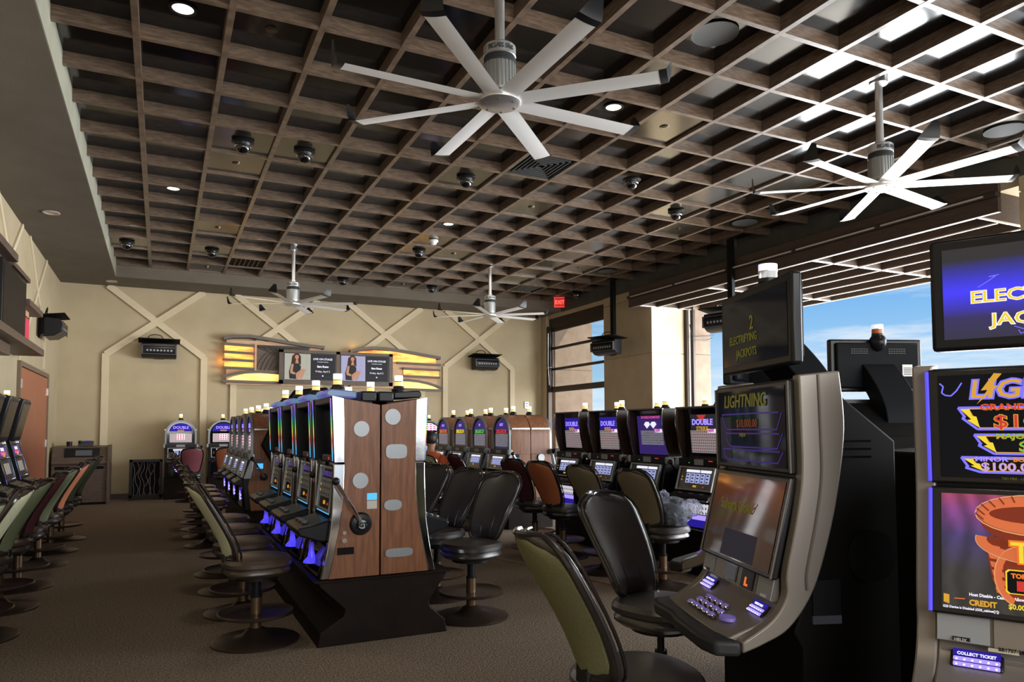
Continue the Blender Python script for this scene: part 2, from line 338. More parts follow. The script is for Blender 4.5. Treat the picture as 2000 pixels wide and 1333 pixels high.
# ceiling, soffits, wooden grid
c = MB(); c.bb((XL, Y0, ZC), (XR+.9, YB, ZC+.15)); CE = struct(c, 'ceiling', 'black_ceiling', smooth=False)
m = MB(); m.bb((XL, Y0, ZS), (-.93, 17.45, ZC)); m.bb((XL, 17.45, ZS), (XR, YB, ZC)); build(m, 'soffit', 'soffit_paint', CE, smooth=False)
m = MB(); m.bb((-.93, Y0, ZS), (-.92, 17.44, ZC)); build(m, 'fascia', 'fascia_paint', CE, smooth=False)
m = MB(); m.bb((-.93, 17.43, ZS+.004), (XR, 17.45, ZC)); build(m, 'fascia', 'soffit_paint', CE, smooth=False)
m = MB(); m.bb((XR, Y0, ZS), (XR+.06, 17.43, ZC)); build(m, 'fascia', 'dark_fascia', CE, smooth=False)
X_ = lambda i: -.2665+.7413*i
Y_ = lambda j: 7.169+.8535*j
for i in range(14):
    m = MB(); m.bb((X_(i)-.028, Y0, ZR), (X_(i)+.028, 17.43, ZC)); build(m, 'rib', 'rib_wood', CE, smooth=False)
for j in range(-12, 13):
    m = MB(); m.bb((-.92, Y_(j)-.026, ZR+.002), (XR, Y_(j)+.026, ZC)); build(m, 'rib', 'rib_wood', CE, smooth=False)
plates = [(1, 2), (2, 2), (1, 3), (1, 7), (1, 11), (7, -1), (7, 3), (10, 0), (10, 1), (10, 2), (11, 0), (7, 11), (11, 3), (7, 7), (11, 7), (5, 2), (-1, 9), (1, 9), (6, 7), (6, 6), (5, 11),
          (8, 11), (12, 2), (12, 7), (10, 5), (10, 6), (10, 7), (10, 8), (10, 9), (13, 10), (12, -3), (6, 1), (2, 10), (11, 10)]
for i, j in plates:
    m = MB(); x0, x1 = X_(i)+.03, X_(i+1)-.03
    if i == -1: x0 = -.92
    if i == 13: x1 = XR
    m.bb((x0, Y_(j)+.028, ZR+.035), (x1, Y_(j+1)-.028, ZR+.05)); build(m, 'ceiling_panel', 'ceiling_plate', CE, smooth=False)
def cell(i, j): return (X_(i)+.37, Y_(j)+.427)
# ceiling fixtures
def downlight(x, y, z, lit, label, g=None):
    r = empty('downlight', (x, y, z))
    m = MB(); m.lathe([(.085, 0), (.115, -.002), (.118, -.012), (.09, -.014), (.085, -.004)], n=24); build(m, 'trim_ring', 'black_plastic' if lit else 'can_trim', r)
    m = MB(); m.cyl((0, 0, -.004), .088, .006, 24); build(m, 'lamp', 'downlight' if lit else 'can_trim', r)
    tag(r, label, 'ceiling light', g)
    if lit: light('downlight_beam', 'SPOT', (x, y, z-.16), 72, (1, .86, .68), target=(x, y, 0), spot_size=1.8, spot_blend=.8, shadow_soft_size=.08)
downlight(.104, 6.73, ZC, True, 'large glowing round downlight in a dark coffer, top left of the ceiling')
downlight(4.57, 6.73, ZC, True, 'glowing round downlight just right of the nearest big fan')
downlight(.104, 11.93, ZC, True, 'small glowing downlight half hidden by a rib at the left, far down the ceiling')
downlight(4.55, 11.93, ZC, True, 'faint downlight sliver in the middle of the ceiling grid')
downlight(-1.54, 12.66, ZS, False, 'unlit pale recessed light in the sloping brown soffit above the left wall')
downlight(-1.03, 18.0, ZS, False, 'small pale recessed light in the far left corner of the soffit')
for q in ((0, 11), (6, 11), (0, -7), (6, -7)):
    x, y = X_(q[0])+.37, Y_(q[1])+.427; light('downlight_beam', 'SPOT', (x, y, 5.05), 72, (1, .86, .68), target=(x, y, 0), spot_size=1.8, spot_blend=.8, shadow_soft_size=.08)
def sprinkler(i, j, label, z=None):
    x, y = cell(i, j); m = MB(); m.cyl((0, 0, -.006), .055, .012, 18); m.cyl((0, 0, -.014), .035, .008, 14)
    o = build(m, 'sprinkler_cap', 'ceiling_plate'); o.location = (x, y, (z or ZR+.035)); tag(o, label, 'sprinkler')
for q, l in (((1, -1), 'round sprinkler cap in a black coffer near the large downlight'), ((1, 3), 'round sprinkler cap on the brown panel below the left dome camera'),
             ((1, 7), 'round sprinkler cap on the panel with an orange gleam, left side'), ((1, 11), 'sprinkler cap on the last panel at the far left end of the grid'),
             ((7, -1), 'round sprinkler cap on the olive panel right of the nearest fan'), ((7, 3), 'round sprinkler cap on the olive panel in mid ceiling'),
             ((11, 3), 'round sprinkler cap on the panel right of the far dome camera'), ((7, 7), 'sprinkler cap on the panel above the second far fan'),
             ((11, 7), 'sprinkler cap beside the far round ceiling speaker'), ((7, 11), 'sprinkler cap on the far panel left of the second far fan pole')):
    sprinkler(*q, l, ZC if q == (1, -1) else None)
def dome(x, y, z, label):
    r = empty('dome_camera', (x, y, z)); tag(r, label, 'camera', 'dome cameras in the ceiling grid')
    m = MB(); m.lathe([(.07, 0), (.13, -.01), (.135, -.03), (.10, -.04), (.09, -.07), (.075, -.08)], n=24); build(m, 'housing', 'black_plastic', r)
    m = MB(); m.lathe([(.088, -.07), (.088, -.10), (.07, -.135), (.04, -.155), (1e-6, -.16)], n=20); build(m, 'dome', 'glass_black', r)
    m = MB(); m.lathe([(.09, -.075), (.098, -.08), (.09, -.086)], n=20); build(m, 'chrome_ring', 'chrome', r)
for q, l in (((1, 2), 'dome camera on the violet panel, leftmost of the near pair'), ((2, 2), 'dome camera on the violet panel, right one of the near pair'), ((5, 2), 'dome camera on the grey panel left of the square vent'),
             ((8, 1), 'dome camera in an open coffer right of the square vent'), ((10, 2), 'dome camera on the olive panel at right mid ceiling'), ((-1, 9), 'dome camera by the left fascia of the grid'),
             ((1, 9), 'dome camera on the far left olive panel, second from the fascia'), ((6, 7), 'dome camera on the orange-lit panel under the smoke detector'),
             ((5, 11), 'small dome camera right of the far left fan'), ((8, 11), 'small dome camera left of the second far fan pole'), ((13, 10), 'dome camera beside the red exit sign')):
    x, y = cell(*q); dome(x, y, ZC-.06 if q == (8, 1) else ZR+.035, l)
x, y = cell(6, 6); m = MB(); m.lathe([(.05, .0), (.085, -.01), (.09, -.04), (.06, -.055), (.05, -.09), (.02, -.1)], n=20); o = build(m, 'smoke_detector', 'white'); o.location = (x, y, ZR+.035)
tag(o, 'white smoke detector on an orange-lit ceiling panel', 'smoke detector')
def cspk(i, j, label):
    x, y = cell(i, j); r = empty('ceiling_speaker', (x, y, ZC if (i, j) == (6, -3) else ZR+.03)); tag(r, label, 'speaker')
    m = MB(); m.lathe([(.19, 0), (.215, -.008), (.215, -.016), (.19, -.012)], n=36); build(m, 'rim', 'dark_grey', r)
    m = MB(); m.cyl((0, 0, -.004), .192, .008, 36); build(m, 'grille', 'grille_black', r)
cspk(6, -3, 'large round black ceiling speaker at top right between bright coffers')
cspk(12, 2, 'round ceiling speaker at the right edge of the grid below the fan'); cspk(12, 7, 'round ceiling speaker far down the right edge of the grid'); cspk(12, -3, 'round ceiling speaker behind the right fan at the frame edge')
def vent(i, j, label, slit):
    x, y = cell(i, j); r = empty('ceiling_vent', (x, y, ZR+.03)); tag(r, label, 'vent')
    m = MB(); m.bb((-.34, -.39, 0), (.34, .39, .005)); build(m, 'backing', 'black_matte', r, smooth=False)
    for k in range(1, 7):
        if slit:
            m = MB(); m.bb((-.33+.09*k, -.38, -.02), (-.315+.09*k, .38, 0)); build(m, 'louvre', slit, r, smooth=False); continue
        a, bq = .335*k/6, .385*k/6; m = MB()
        for s in (-1, 1):
            m.bb((-a, s*bq-.008, -.02), (a, s*bq+.008, 0)); m.bb((s*a-.008, -bq, -.02), (s*a+.008, bq, 0))
        build(m, 'louvre', 'dark_grey', r, smooth=False)
vent(6, 1, 'square black ceiling vent of concentric rings under the fan blade tip', None); vent(2, 10, 'slotted ceiling vent at the far left of the grid', 'walnut'); vent(11, 10, 'pale slotted ceiling vent near the far right fan', 'grey')

# right side: thick wall, openings
def blocks(x0, x1, y0, y1, zs, matn, parent):
    for a, bq in zip(zs[:-1], zs[1:]):
        m = MB(); m.bb((x0, y0, a+.006), (x1, y1, bq-.006)); build(m, 'wall_block', matn, parent, bevel=.012, smooth=False)
wr = MB(); wr.bb((XR+.02, 13.32, 0), (XR+.91, 15.26, 5.1)); wr.bb((XR+.02, 18.32, 0), (XR+.15, YB+.2, 5.1)); wr.bb((XR+.02, 3.8, 0), (XR+.91, 5.43, 5.1)); wr.bb((XR+.02, Y0, 0), (XR+.91, -1.8, 5.1))
wr.bb((XR+.07, Y0, 4.72), (XR+.93, YB, 5.4)); WR = struct(wr, 'wall_right', 'pillar_paint', smooth=False)
ZB = [0, .9, 3.28, 4.62, 4.83]
blocks(XR, XR+.93, 13.3, 15.28, ZB, 'pillar_paint', WR)
blocks(XR, XR+.93, 3.78, 5.45, ZB, 'pillar_paint', WR)
blocks(XR, XR+.17, 18.3, YB, [0, 4.83], 'pillar_paint', WR)
# outer brown piers seen through the openings
def pier(x0, x1, y0, y1, n):
    m = MB(); m.bb((x0+.02, y0+.02, 0), (x1-.02, y1-.02, 4.7)); q = struct(m, n, 'stucco', smooth=False)
    for a, bq in ((0, .9), (.9, 3.28), (3.28, 4.7)):
        m = MB(); m.bb((x0, y0, a+.008), (x1, y1, bq-.008)); build(m, 'wall_block', 'stucco', q, bevel=.01, smooth=False)
pier(11.12, 11.62, 13.2, 14.6, 'trim_1'); pier(10.32, 11.60, 18.35, 19.2, 'trim_2')
# sectional glass door, partly raised, in the far opening
D = empty('window_1', (XR+.13, 0, 0)); tag(D, kind='structure')
def fr(a, bq, n='frame_bar', mm='bronze_frame'):
    m = MB(); m.bb(a, bq); build(m, n, mm, D, bevel=.005, smooth=False)
fr((-.05, 15.3, 4.42), (.12, 18.25, 4.83), 'header')
for z in (2.72, 3.26, 3.86, 4.37): fr((-.03, 15.3, z-.035), (.03, 18.2, z+.035) if z < 4 else (.03, 18.2, z+.05))
fr((-.03, 18.12, 2.7), (.03, 18.2, 4.4)); fr((-.03, 15.3, 2.7), (.03, 15.36, 4.4))
fr((-.12, 18.2, 0), (.0, 18.3, 4.5), 'track'); fr((-.10, 18.12, 2.6), (-.06, 18.2, 4.5), 'track')
fr((-.06, 15.3, 2.60), (.06, 18.2, 2.70), 'bottom_rail')
mat('pane_glass', (.9, .9, .88), .04, trans=1, ior=1.1, spec=.4)
for a, bq in ((2.755, 3.225), (3.295, 3.825), (3.895, 4.335)):
    m = MB(); m.bb((-.004, 15.36, a), (.004, 18.12, bq)); build(m, 'pane', 'pane_glass', D, smooth=False)
m = MB()
m.tube([(-.14, 18.15, 4.3), (-.14, 18.17, 3.4), (-.14, 18.1, 2.8)], .014); m.tube([(-.16, 18.25, 3.3), (-.16, 17.95, 3.3)], .01); build(m, 'cable_guide', 'aluminium', D)
# raised folding door of the large opening: deep fins, cross members, sunlit lower edges painted as pale strips
P = empty('door_1', (0, 0, 0)); tag(P, kind='structure')
def pp(a, bq, n, mm, bev=0):
    m = MB(); m.bb(a, bq); build(m, n, mm, P, bevel=bev, smooth=False)
pp((9.62, 5.75, 4.62), (13.15, 13.4, 4.74), 'roof_board', 'pergola_wood')
for x in (9.62, 10.12, 10.73, 11.32, 11.92, 12.53, 13.08):
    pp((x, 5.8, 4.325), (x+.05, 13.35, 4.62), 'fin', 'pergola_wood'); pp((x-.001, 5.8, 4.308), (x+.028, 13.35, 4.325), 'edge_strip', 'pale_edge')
for y in (5.75, 8.45, 11.0, 13.25):
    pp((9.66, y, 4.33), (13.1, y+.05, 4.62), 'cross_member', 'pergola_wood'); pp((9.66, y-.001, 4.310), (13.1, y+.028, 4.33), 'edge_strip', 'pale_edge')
pp((9.55, 5.45, 4.30), (9.62, 13.55, 4.50), 'face_board', 'pergola_wood', .006); pp((9.50, 5.45, 4.50), (9.62, 13.55, 4.56), 'face_board', 'bronze_frame', .006); pp((9.56, 5.45, 4.56), (9.62, 13.55, 4.72), 'face_board', 'pergola_wood', .006)
for k in range(5): pp((9.485, 5.6+1.58*k, 4.515), (9.50, 7.08+1.58*k, 4.54), 'track_rail', 'aluminium')
Q = empty('trim_3', (0, 0, 0)); tag(Q, kind='structure')
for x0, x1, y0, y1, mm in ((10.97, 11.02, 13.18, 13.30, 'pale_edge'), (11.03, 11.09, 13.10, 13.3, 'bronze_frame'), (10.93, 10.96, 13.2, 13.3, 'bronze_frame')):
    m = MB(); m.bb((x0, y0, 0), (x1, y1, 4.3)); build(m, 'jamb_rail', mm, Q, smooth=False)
m = MB(); m.tube([(10.93, 13.1, 3.95), (10.93, 13.0, 3.6), (11.3, 13.0, 3.58), (11.6, 13.1, 3.66)], .012); m.tube([(10.98, 13.05, 3.66), (11.6, 13.05, 3.72)], .012); build(m, 'stay', 'bronze_frame', Q)
# left wall: double door
dr = empty('door_2', (XL, 0, 0)); tag(dr, kind='structure')
def dp(a, bq, n, mm, bev=0, par=None):
    m = MB(); m.bb(a, bq); return build(m, n, mm, par or dr, bevel=bev, smooth=False)
dp((0, 13.6, 0), (.05, 13.7, 2.66), 'frame', 'door_frame'); dp((0, 16.72, 0), (.05, 16.86, 2.66), 'frame', 'door_frame'); dp((0, 13.7, 2.58), (.05, 16.72, 2.66), 'frame', 'door_frame')
lf1 = dp((0, 13.7, .02), (.035, 15.15, 2.57), 'leaf', 'door_brick', .004); lf2 = dp((0, 15.18, .02), (.035, 16.72, 2.57), 'leaf', 'door_brick', .004)
for z in (.35, 1.3, 2.3): dp((.03, 16.66, z-.07), (.06, 16.74, z+.07), 'hinge', 'aluminium', 0, lf2); dp((.03, 13.68, z-.07), (.06, 13.76, z+.07), 'hinge', 'aluminium', 0, lf1)
# rear wall with an assumed wide opening (behind the camera)
m = MB(); m.bb((XL, Y0-.2, 0), (XR+.9, Y0, .4)); m.bb((XL, Y0-.2, 4.3), (XR+.9, Y0, 5.4)); m.bb((XL, Y0-.2, .4), (-1.2, Y0, 4.3)); m.bb((8.3, Y0-.2, .4), (XR+.9, Y0, 4.3)); struct(m, 'wall_front', 'wall_paint', smooth=False)

# ================================================================ FANS
def fan(x, y, off, label):
    z = 4.05; r = empty('ceiling_fan', (x, y, z)); tag(r, label, 'ceiling fan', 'large eight-bladed ceiling fans')
    m = MB(); m.cyl((0, 0, .84), .038, .78, 16); m.cyl((0, 0, .47), .05, .05, 12); m.cyl((0, 0, ZC-z-.03), .09, .06, 16); build(m, 'downrod', 'aluminium', r)
    m = MB(); m.lathe([(.11, .06), (.118, .09), (.118, .30), (.11, .31)], n=24)
    for k in range(24):
        a = 2*PI*k/24; m.box((.121*math.cos(a), .121*math.sin(a), .2), (.008, .012, .2), rot=Matrix.Rotation(a, 3, 'Z'))
    mo = build(m, 'motor', 'motor_metal', r)
    m = MB()
    for k in range(4): m.lathe([(.112, .31+.012*k), (.124, .313+.012*k), (.124, .318+.012*k), (.112, .321+.012*k)], n=24)
    build(m, 'cooling_fin', 'dark_grey', mo)
    m = MB(); m.lathe([(.12, .36), (.125, .365), (.125, .44), (.115, .45), (.05, .455)], n=28); cap = build(m, 'motor_cap', 'aluminium', r)
    for k, ch in enumerate('BIG ASS FANS'):
        a = -2.05-.6+k*.135
        text(ch, 0, 0, .052, 'dark_grey', cap, rz=a+PI/2, pos=(.1275*math.cos(a), .1275*math.sin(a), .385), bold=.001, align='CENTER') if ch != ' ' else 0
    m = MB(); m.lathe([(.09, .06), (.165, .055), (.17, .03), (.165, .0), (.14, -.012), (1e-6, -.014)], n=32); hub = build(m, 'hub', 'aluminium', r)
    m = MB()
    for k in range(6): m.cyl((.12*math.cos(k*PI/3), .12*math.sin(k*PI/3), -.012), .008, .012, 8)
    build(m, 'bolt', 'dark_grey', hub)
    for k in range(8):
        a = math.radians(off+45*k); R = Matrix.Rotation(a, 3, 'Z') @ Matrix.Rotation(math.radians(-9), 3, 'X')
        # aerofoil section swept along the blade
        sec = []
        for t in range(9): u = t/8; sec.append((-.075+.15*u, .016*math.sin(PI*u**.7)))
        for t in range(7, 0, -1): u = t/8; sec.append((-.075+.15*u, -.010*math.sin(PI*u)+.006*math.sin(PI*u)))
        m = MB(); n = len(sec); vs = []
        for xx in (.13, 1.22):
            for q in sec: vs.append(R @ Vector((xx, q[0], q[1]))+Vector((0, 0, .02)))
        m.add(vs, [tuple(range(n)), tuple(range(2*n-1, n-1, -1))]+[(i, (i+1) % n, (i+1) % n+n, i+n) for i in range(n)])
        bl = build(m, 'blade', 'blade_metal', r)
        m = MB(); vs = []
        for xx, s, zz, dy in ((1.215, 1.12, 0, 0), (1.27, 1.12, .005, 0), (1.285, .9, .05, .01), (1.295, .42, .14, .03)):
            for q in sec: vs.append(R @ Vector((xx, q[0]*s+dy, q[1]*(1.5 if zz < .01 else .8)+zz))+Vector((0, 0, .02)))
        fs = [tuple(range(n)), tuple(range(4*n-1, 3*n-1, -1))]
        for L in range(3): fs += [(L*n+i, L*n+(i+1) % n, (L+1)*n+(i+1) % n, (L+1)*n+i) for i in range(n)]
        m.add(vs, fs); build(m, 'winglet', 'black_plastic', bl)
fan(2.30, 4.93, 1, 'nearest silver fan with eight blades filling the top centre'); fan(6.71, 4.98, 9, 'silver fan at the right catching bright daylight')
fan(2.34, 14.84, 19.5, 'small-looking far fan before the left crossed moulding'); fan(6.52, 14.51, 8, 'small-looking far fan near the exit sign')
# ================================================================ SLOT MACHINES
# local frame: front faces -Y, floor at z 0, back seam at y 0
def candle(par, x, y, z, amber=True, s=1):
    m = MB(); m.lathe([(.055*s, 0), (.058*s, .02), (.045*s, .03), (.04*s, .05)], (x, y, z), 14); q = build(m, 'candle', 'black_plastic', par)
    m = MB(); m.lathe([(.034*s, .05), (.034*s, .085)], (x, y, z), 14); build(m, 'lamp', 'amber_lamp' if amber else 'orange_lamp', q)
    m = MB(); m.lathe([(.034*s, .088), (.034*s, .13), (.0335*s, .135), (1e-5, .137)], (x, y, z), 14); build(m, 'lamp', 'white_lamp' if amber else 'violet_lamp', q)
    m = MB(); m.lathe([(.036*s, .084), (.036*s, .089)], (x, y, z), 14); build(m, 'band', 'black_plastic', q)
def prt(par, n, mm, fn, bevel=0, smooth=True, **k):
    m = MB(); fn(m); return build(m, n, mm, par, bevel=bevel, smooth=smooth, **k)
def handle(r, x=.34, hy=-.14, hz=.86, ky=-.34, kz=1.18, big=1):
    h = prt(r, 'handle', 'chrome', lambda m: m.tube([(x+.05, hy, hz), (x+.075, hy-.02, hz+.03), (x+.09, ky, kz)], .014, 8))
    prt(h, 'knob', 'black_plastic', lambda m: m.sph((x+.09, ky, kz), .030, 12))
    prt(h, 'hub', 'black_plastic', lambda m: m.lathe([(.082*big, 0), (.085*big, .02), (.07*big, .045), (.04*big, .05), (.035, .065), (1e-5, .068)], (x, hy, hz), 22, axis='x'))
    if big == 1: prt(h, 'hub_plate', 'brushed', lambda m: m.cyl((x+.066, hy, hz), .032, .006, 16, axis='x'))
    return h
def reels(r, n, y, z, ang, wd, hh, parent_name='reel_window', frame='brushed', lit='e_reel', fill='glass_black', hdr='e_white'):
    """glass window with reel strips, tilted back by ang; centre (0,y,z)"""
    R = Matrix.Rotation(-ang, 3, 'X'); c = Vector((0, y, z)); W, Hh = wd/2, hh/2
    def P(u, v, d=0): return R @ Vector((u, -d, v))+c
    def slab(m, u0, u1, v0, v1, d0, d1, mi=0):
        vs = [P(u, v, d) for u in (u0, u1) for v in (v0, v1) for d in (d0, d1)]
        m.add(vs, [(0, 1, 3, 2), (4, 6, 7, 5), (0, 4, 5, 1), (2, 3, 7, 6), (0, 2, 6, 4), (1, 5, 7, 3)], mi)
    w_ = prt(r, parent_name, fill, lambda m: slab(m, -W, W, -Hh, Hh, -.01, .004), smooth=False)
    def f(m):
        slab(m, -W-.022, -W, -Hh-.02, Hh+.02, -.02, .02); slab(m, W, W+.022, -Hh-.02, Hh+.02, -.02, .02)
        slab(m, -W, W, Hh, Hh+.02, -.02, .02); slab(m, -W, W, -Hh-.02, -Hh, -.02, .02)
    prt(w_, 'frame', frame, f, bevel=.004, smooth=False)
    prt(w_, 'lit_header', hdr, lambda m: (slab(m, -W*.62, W*.18, Hh*.62, Hh*.88, .004, .008), slab(m, W*.24, W*.86, Hh*.62, Hh*.88, .004, .008)), smooth=False)
    for k in range(n):
        u = -W*.60+(W*1.46)*(k+.5)/n; du = W*1.46/n*.38
        def g(m):
            slab(m, u-du, u+du, -Hh*.42, Hh*.52, .004, .012, 0)
            for q in (-.26, .05, .36): slab(m, u-du*.5, u+du*.5, Hh*(q-.07), Hh*(q+.05), .012, .014, 1)
        prt(w_, 'reel', [lit, 'dark_grey'], g, smooth=False)
    prt(w_, 'indicator', ['e_gold', 'e_red'], lambda m: (slab(m, -.02, .03, -Hh*.8, -Hh*.62, .004, .008, 0), slab(m, W*.5, W*.56, -Hh*.8, -Hh*.68, .004, .008, 1), slab(m, -W*.85, -W*.8, Hh*.1, Hh*.2, .004, .008, 0), slab(m, -W*.85, -W*.8, -Hh*.2, -Hh*.1, .004, .008, 0)), smooth=False)
    return w_
def deck(r, y0, y1, z, wd, mm='black_plastic', btn='dark_grey'):
    d = prt(r, 'button_deck', mm, lambda m: m.prism([(y1, z-.05), (y0, z-.075), (y0, z-.04), (y0+.015, z-.02), (y1, z+.03)], 'x', -wd/2, wd/2), bevel=.008)
    for k in range(5):
        x = -wd*.30+k*wd*.14; yy = y0+.06+.01*(k % 2)
        prt(d, 'button', btn, lambda m: m.box((x, yy, z-.003), (wd*.10, .032, .014), rot=Matrix.Rotation(.2, 3, 'X')), bevel=.003)
    return d
def title(par, lines, x, y, z, tilt=0):
    for s, dz, size, mm, bold in lines: text(s, x, z+dz, size, mm, par, y=y, align='CENTER', bold=bold, tilt=tilt)
TITLES = {
 'gold': [('DOUBLE', .0, .085, 'e_violet', .002), ('GOLD', -.055, .05, 'e_gold', .002)],
 'diamond': [('DOUBLE DIAMOND', .04, .040, 'e_pink', .001)],
 'strike': [('DOUBLE', 0, .085, 'e_violet', .003), ('STRIKE', -.06, .06, 'e_gold', .001)],
}
def add_candles(r, z): candle(r, 0, -.14, z)

def machineB(art, jackpot=None, n=5, ht=None, belly='e_violet'):
    r = empty('slot_machine')
    prt(r, 'lower_cabinet', 'machine_wood', lambda m: m.prism([(0, .47), (-.36, .47), (-.40, .80), (-.34, 1.16), (0, 1.16)], 'x', -.33, .33), bevel=.006)
    prt(r, 'front_bezel', 'black_plastic', lambda m: m.prism([(-.355, .475), (-.43, .475), (-.46, .8), (-.47, .87), (-.40, 1.16), (-.33, 1.16)], 'x', -.32, .32), bevel=.01)
    def arch(W, z0, zc, n_=14): return [(W, z0)]+[(W*math.cos(PI*k/n_), zc+W*math.sin(PI*k/n_)) for k in range(n_+1)]+[(-W, z0)]
    prt(r, 'arched_cabinet', 'machine_wood', lambda m: m.prism(arch(.33, 1.16, 1.45), 'y', -.34, 0), ang=.5)
    prt(r, 'accent_strip', 'aluminium', lambda m: m.bb((-.336, -.33, 1.545), (.336, -.01, 1.565)), smooth=False)
    def rim(m):
        a = arch(.33, 1.22, 1.45); b2 = arch(.29, 1.22, 1.45); k = len(a); vs = [(p[0], y, p[1]) for y in (-.37, -.33) for q in (a, b2) for p in q]
        fs = []
        for i in range(k-1): fs += [(i, i+1, k+i+1, k+i), (2*k+i, 2*k+i+1, 3*k+i+1, 3*k+i), (i, i+1, 2*k+i+1, 2*k+i), (k+i, k+i+1, 3*k+i+1, 3*k+i)]
        m.add(vs, fs)
    prt(r, 'arch_rim', 'brushed', rim, ang=.5)
    gl = prt(r, 'top_glass', 'glass_black', lambda m: m.prism(arch(.29, 1.24, 1.45), 'y', -.345, -.335), smooth=False)
    prt(gl, 'artwork', {'stripe': 'stripe_top', 'gold': 'e_deep'}.get(art, 'e_purple'), lambda m: m.prism([(.24*math.cos(PI*k/12), 1.52+.19*math.sin(PI*k/12)) for k in range(13)], 'y', -.348, -.346), smooth=False)
    prt(gl, 'paytable', {'gold': 'paytable_red', 'stripe': 'stripe_top'}.get(art, 'paytable_blue'), lambda m: m.bb((-.23, -.349, 1.27), (.23, -.346, 1.47)), smooth=False)
    if art == 'gold':
        title(gl, TITLES['gold'], 0, -.352, 1.58)
        prt(gl, 'symbols', ['e_white', 'e_red'], lambda m: [m.bb((-.08, -.351, 1.33), (.08, -.3495, 1.465))]+[m.bb((-.065+.05*i, -.353, 1.34+.043*j), (-.035+.05*i, -.3512, 1.365+.043*j), 1) for i in range(3) for j in range(3)], smooth=False)
    if jackpot:
        text(jackpot[0], 0, 1.485, .085, jackpot[1], gl, y=-.352, align='CENTER', bold=.003); text(jackpot[2], 0, 1.60, .06, 'e_violet', gl, y=-.352, align='CENTER', bold=.002)
    b_ = prt(r, 'display_band', 'black_plastic', lambda m: m.bb((-.32, -.40, 1.155), (.32, -.33, 1.235)), bevel=.006, smooth=False)
    prt(b_, 'display', 'grey', lambda m: m.bb((-.09, -.405, 1.17), (.09, -.40, 1.22)), smooth=False)
    for s in (-1, 1): prt(b_, 'speaker_pod', 'grey', lambda m: m.box((s*.345, -.37, 1.19), (.05, .09, .09)), bevel=.02)
    reels(r, n, -.445, 1.03, .26, .50, .20)
    deck(r, -.56, -.45, .885, .56)
    g_ = prt(r, 'belly_glass', 'glass_black', lambda m: m.bb((-.25, -.462, .52), (.25, -.45, .79)), smooth=False)
    prt(g_, 'artwork', [belly, 'e_white', 'e_deep'], lambda m: (m.lathe([(1e-5, 0), (.07, .0), (.07, .004)], (-.02, -.468, .66), 14, 0, 'y'), m.bb((-.15, -.465, .70), (.15, -.462, .76), 2), m.bb((-.12, -.467, .66), (.10, -.463, .675), 1), m.bb((-.10, -.467, .62), (.14, -.463, .63), 1)), smooth=False)
    prt(r, 'side_bracket', 'brushed', lambda m: m.prism([(-.36, .90), (-.46, .90), (-.36, 1.18), (-.33, 1.18)], 'x', .31, .345), bevel=.004)
    prt(r, 'ticket_sticker', ['e_slate', 'e_cyan'], lambda m: (m.bb((.3305, -.30, 1.00), (.333, -.20, 1.16), 0), m.bb((.331, -.29, 1.03), (.3345, -.21, 1.10), 1)), smooth=False)
    handle(r, .345, -.20, .92, -.36, 1.17, .6)
    add_candles(r, 1.78)
    return r
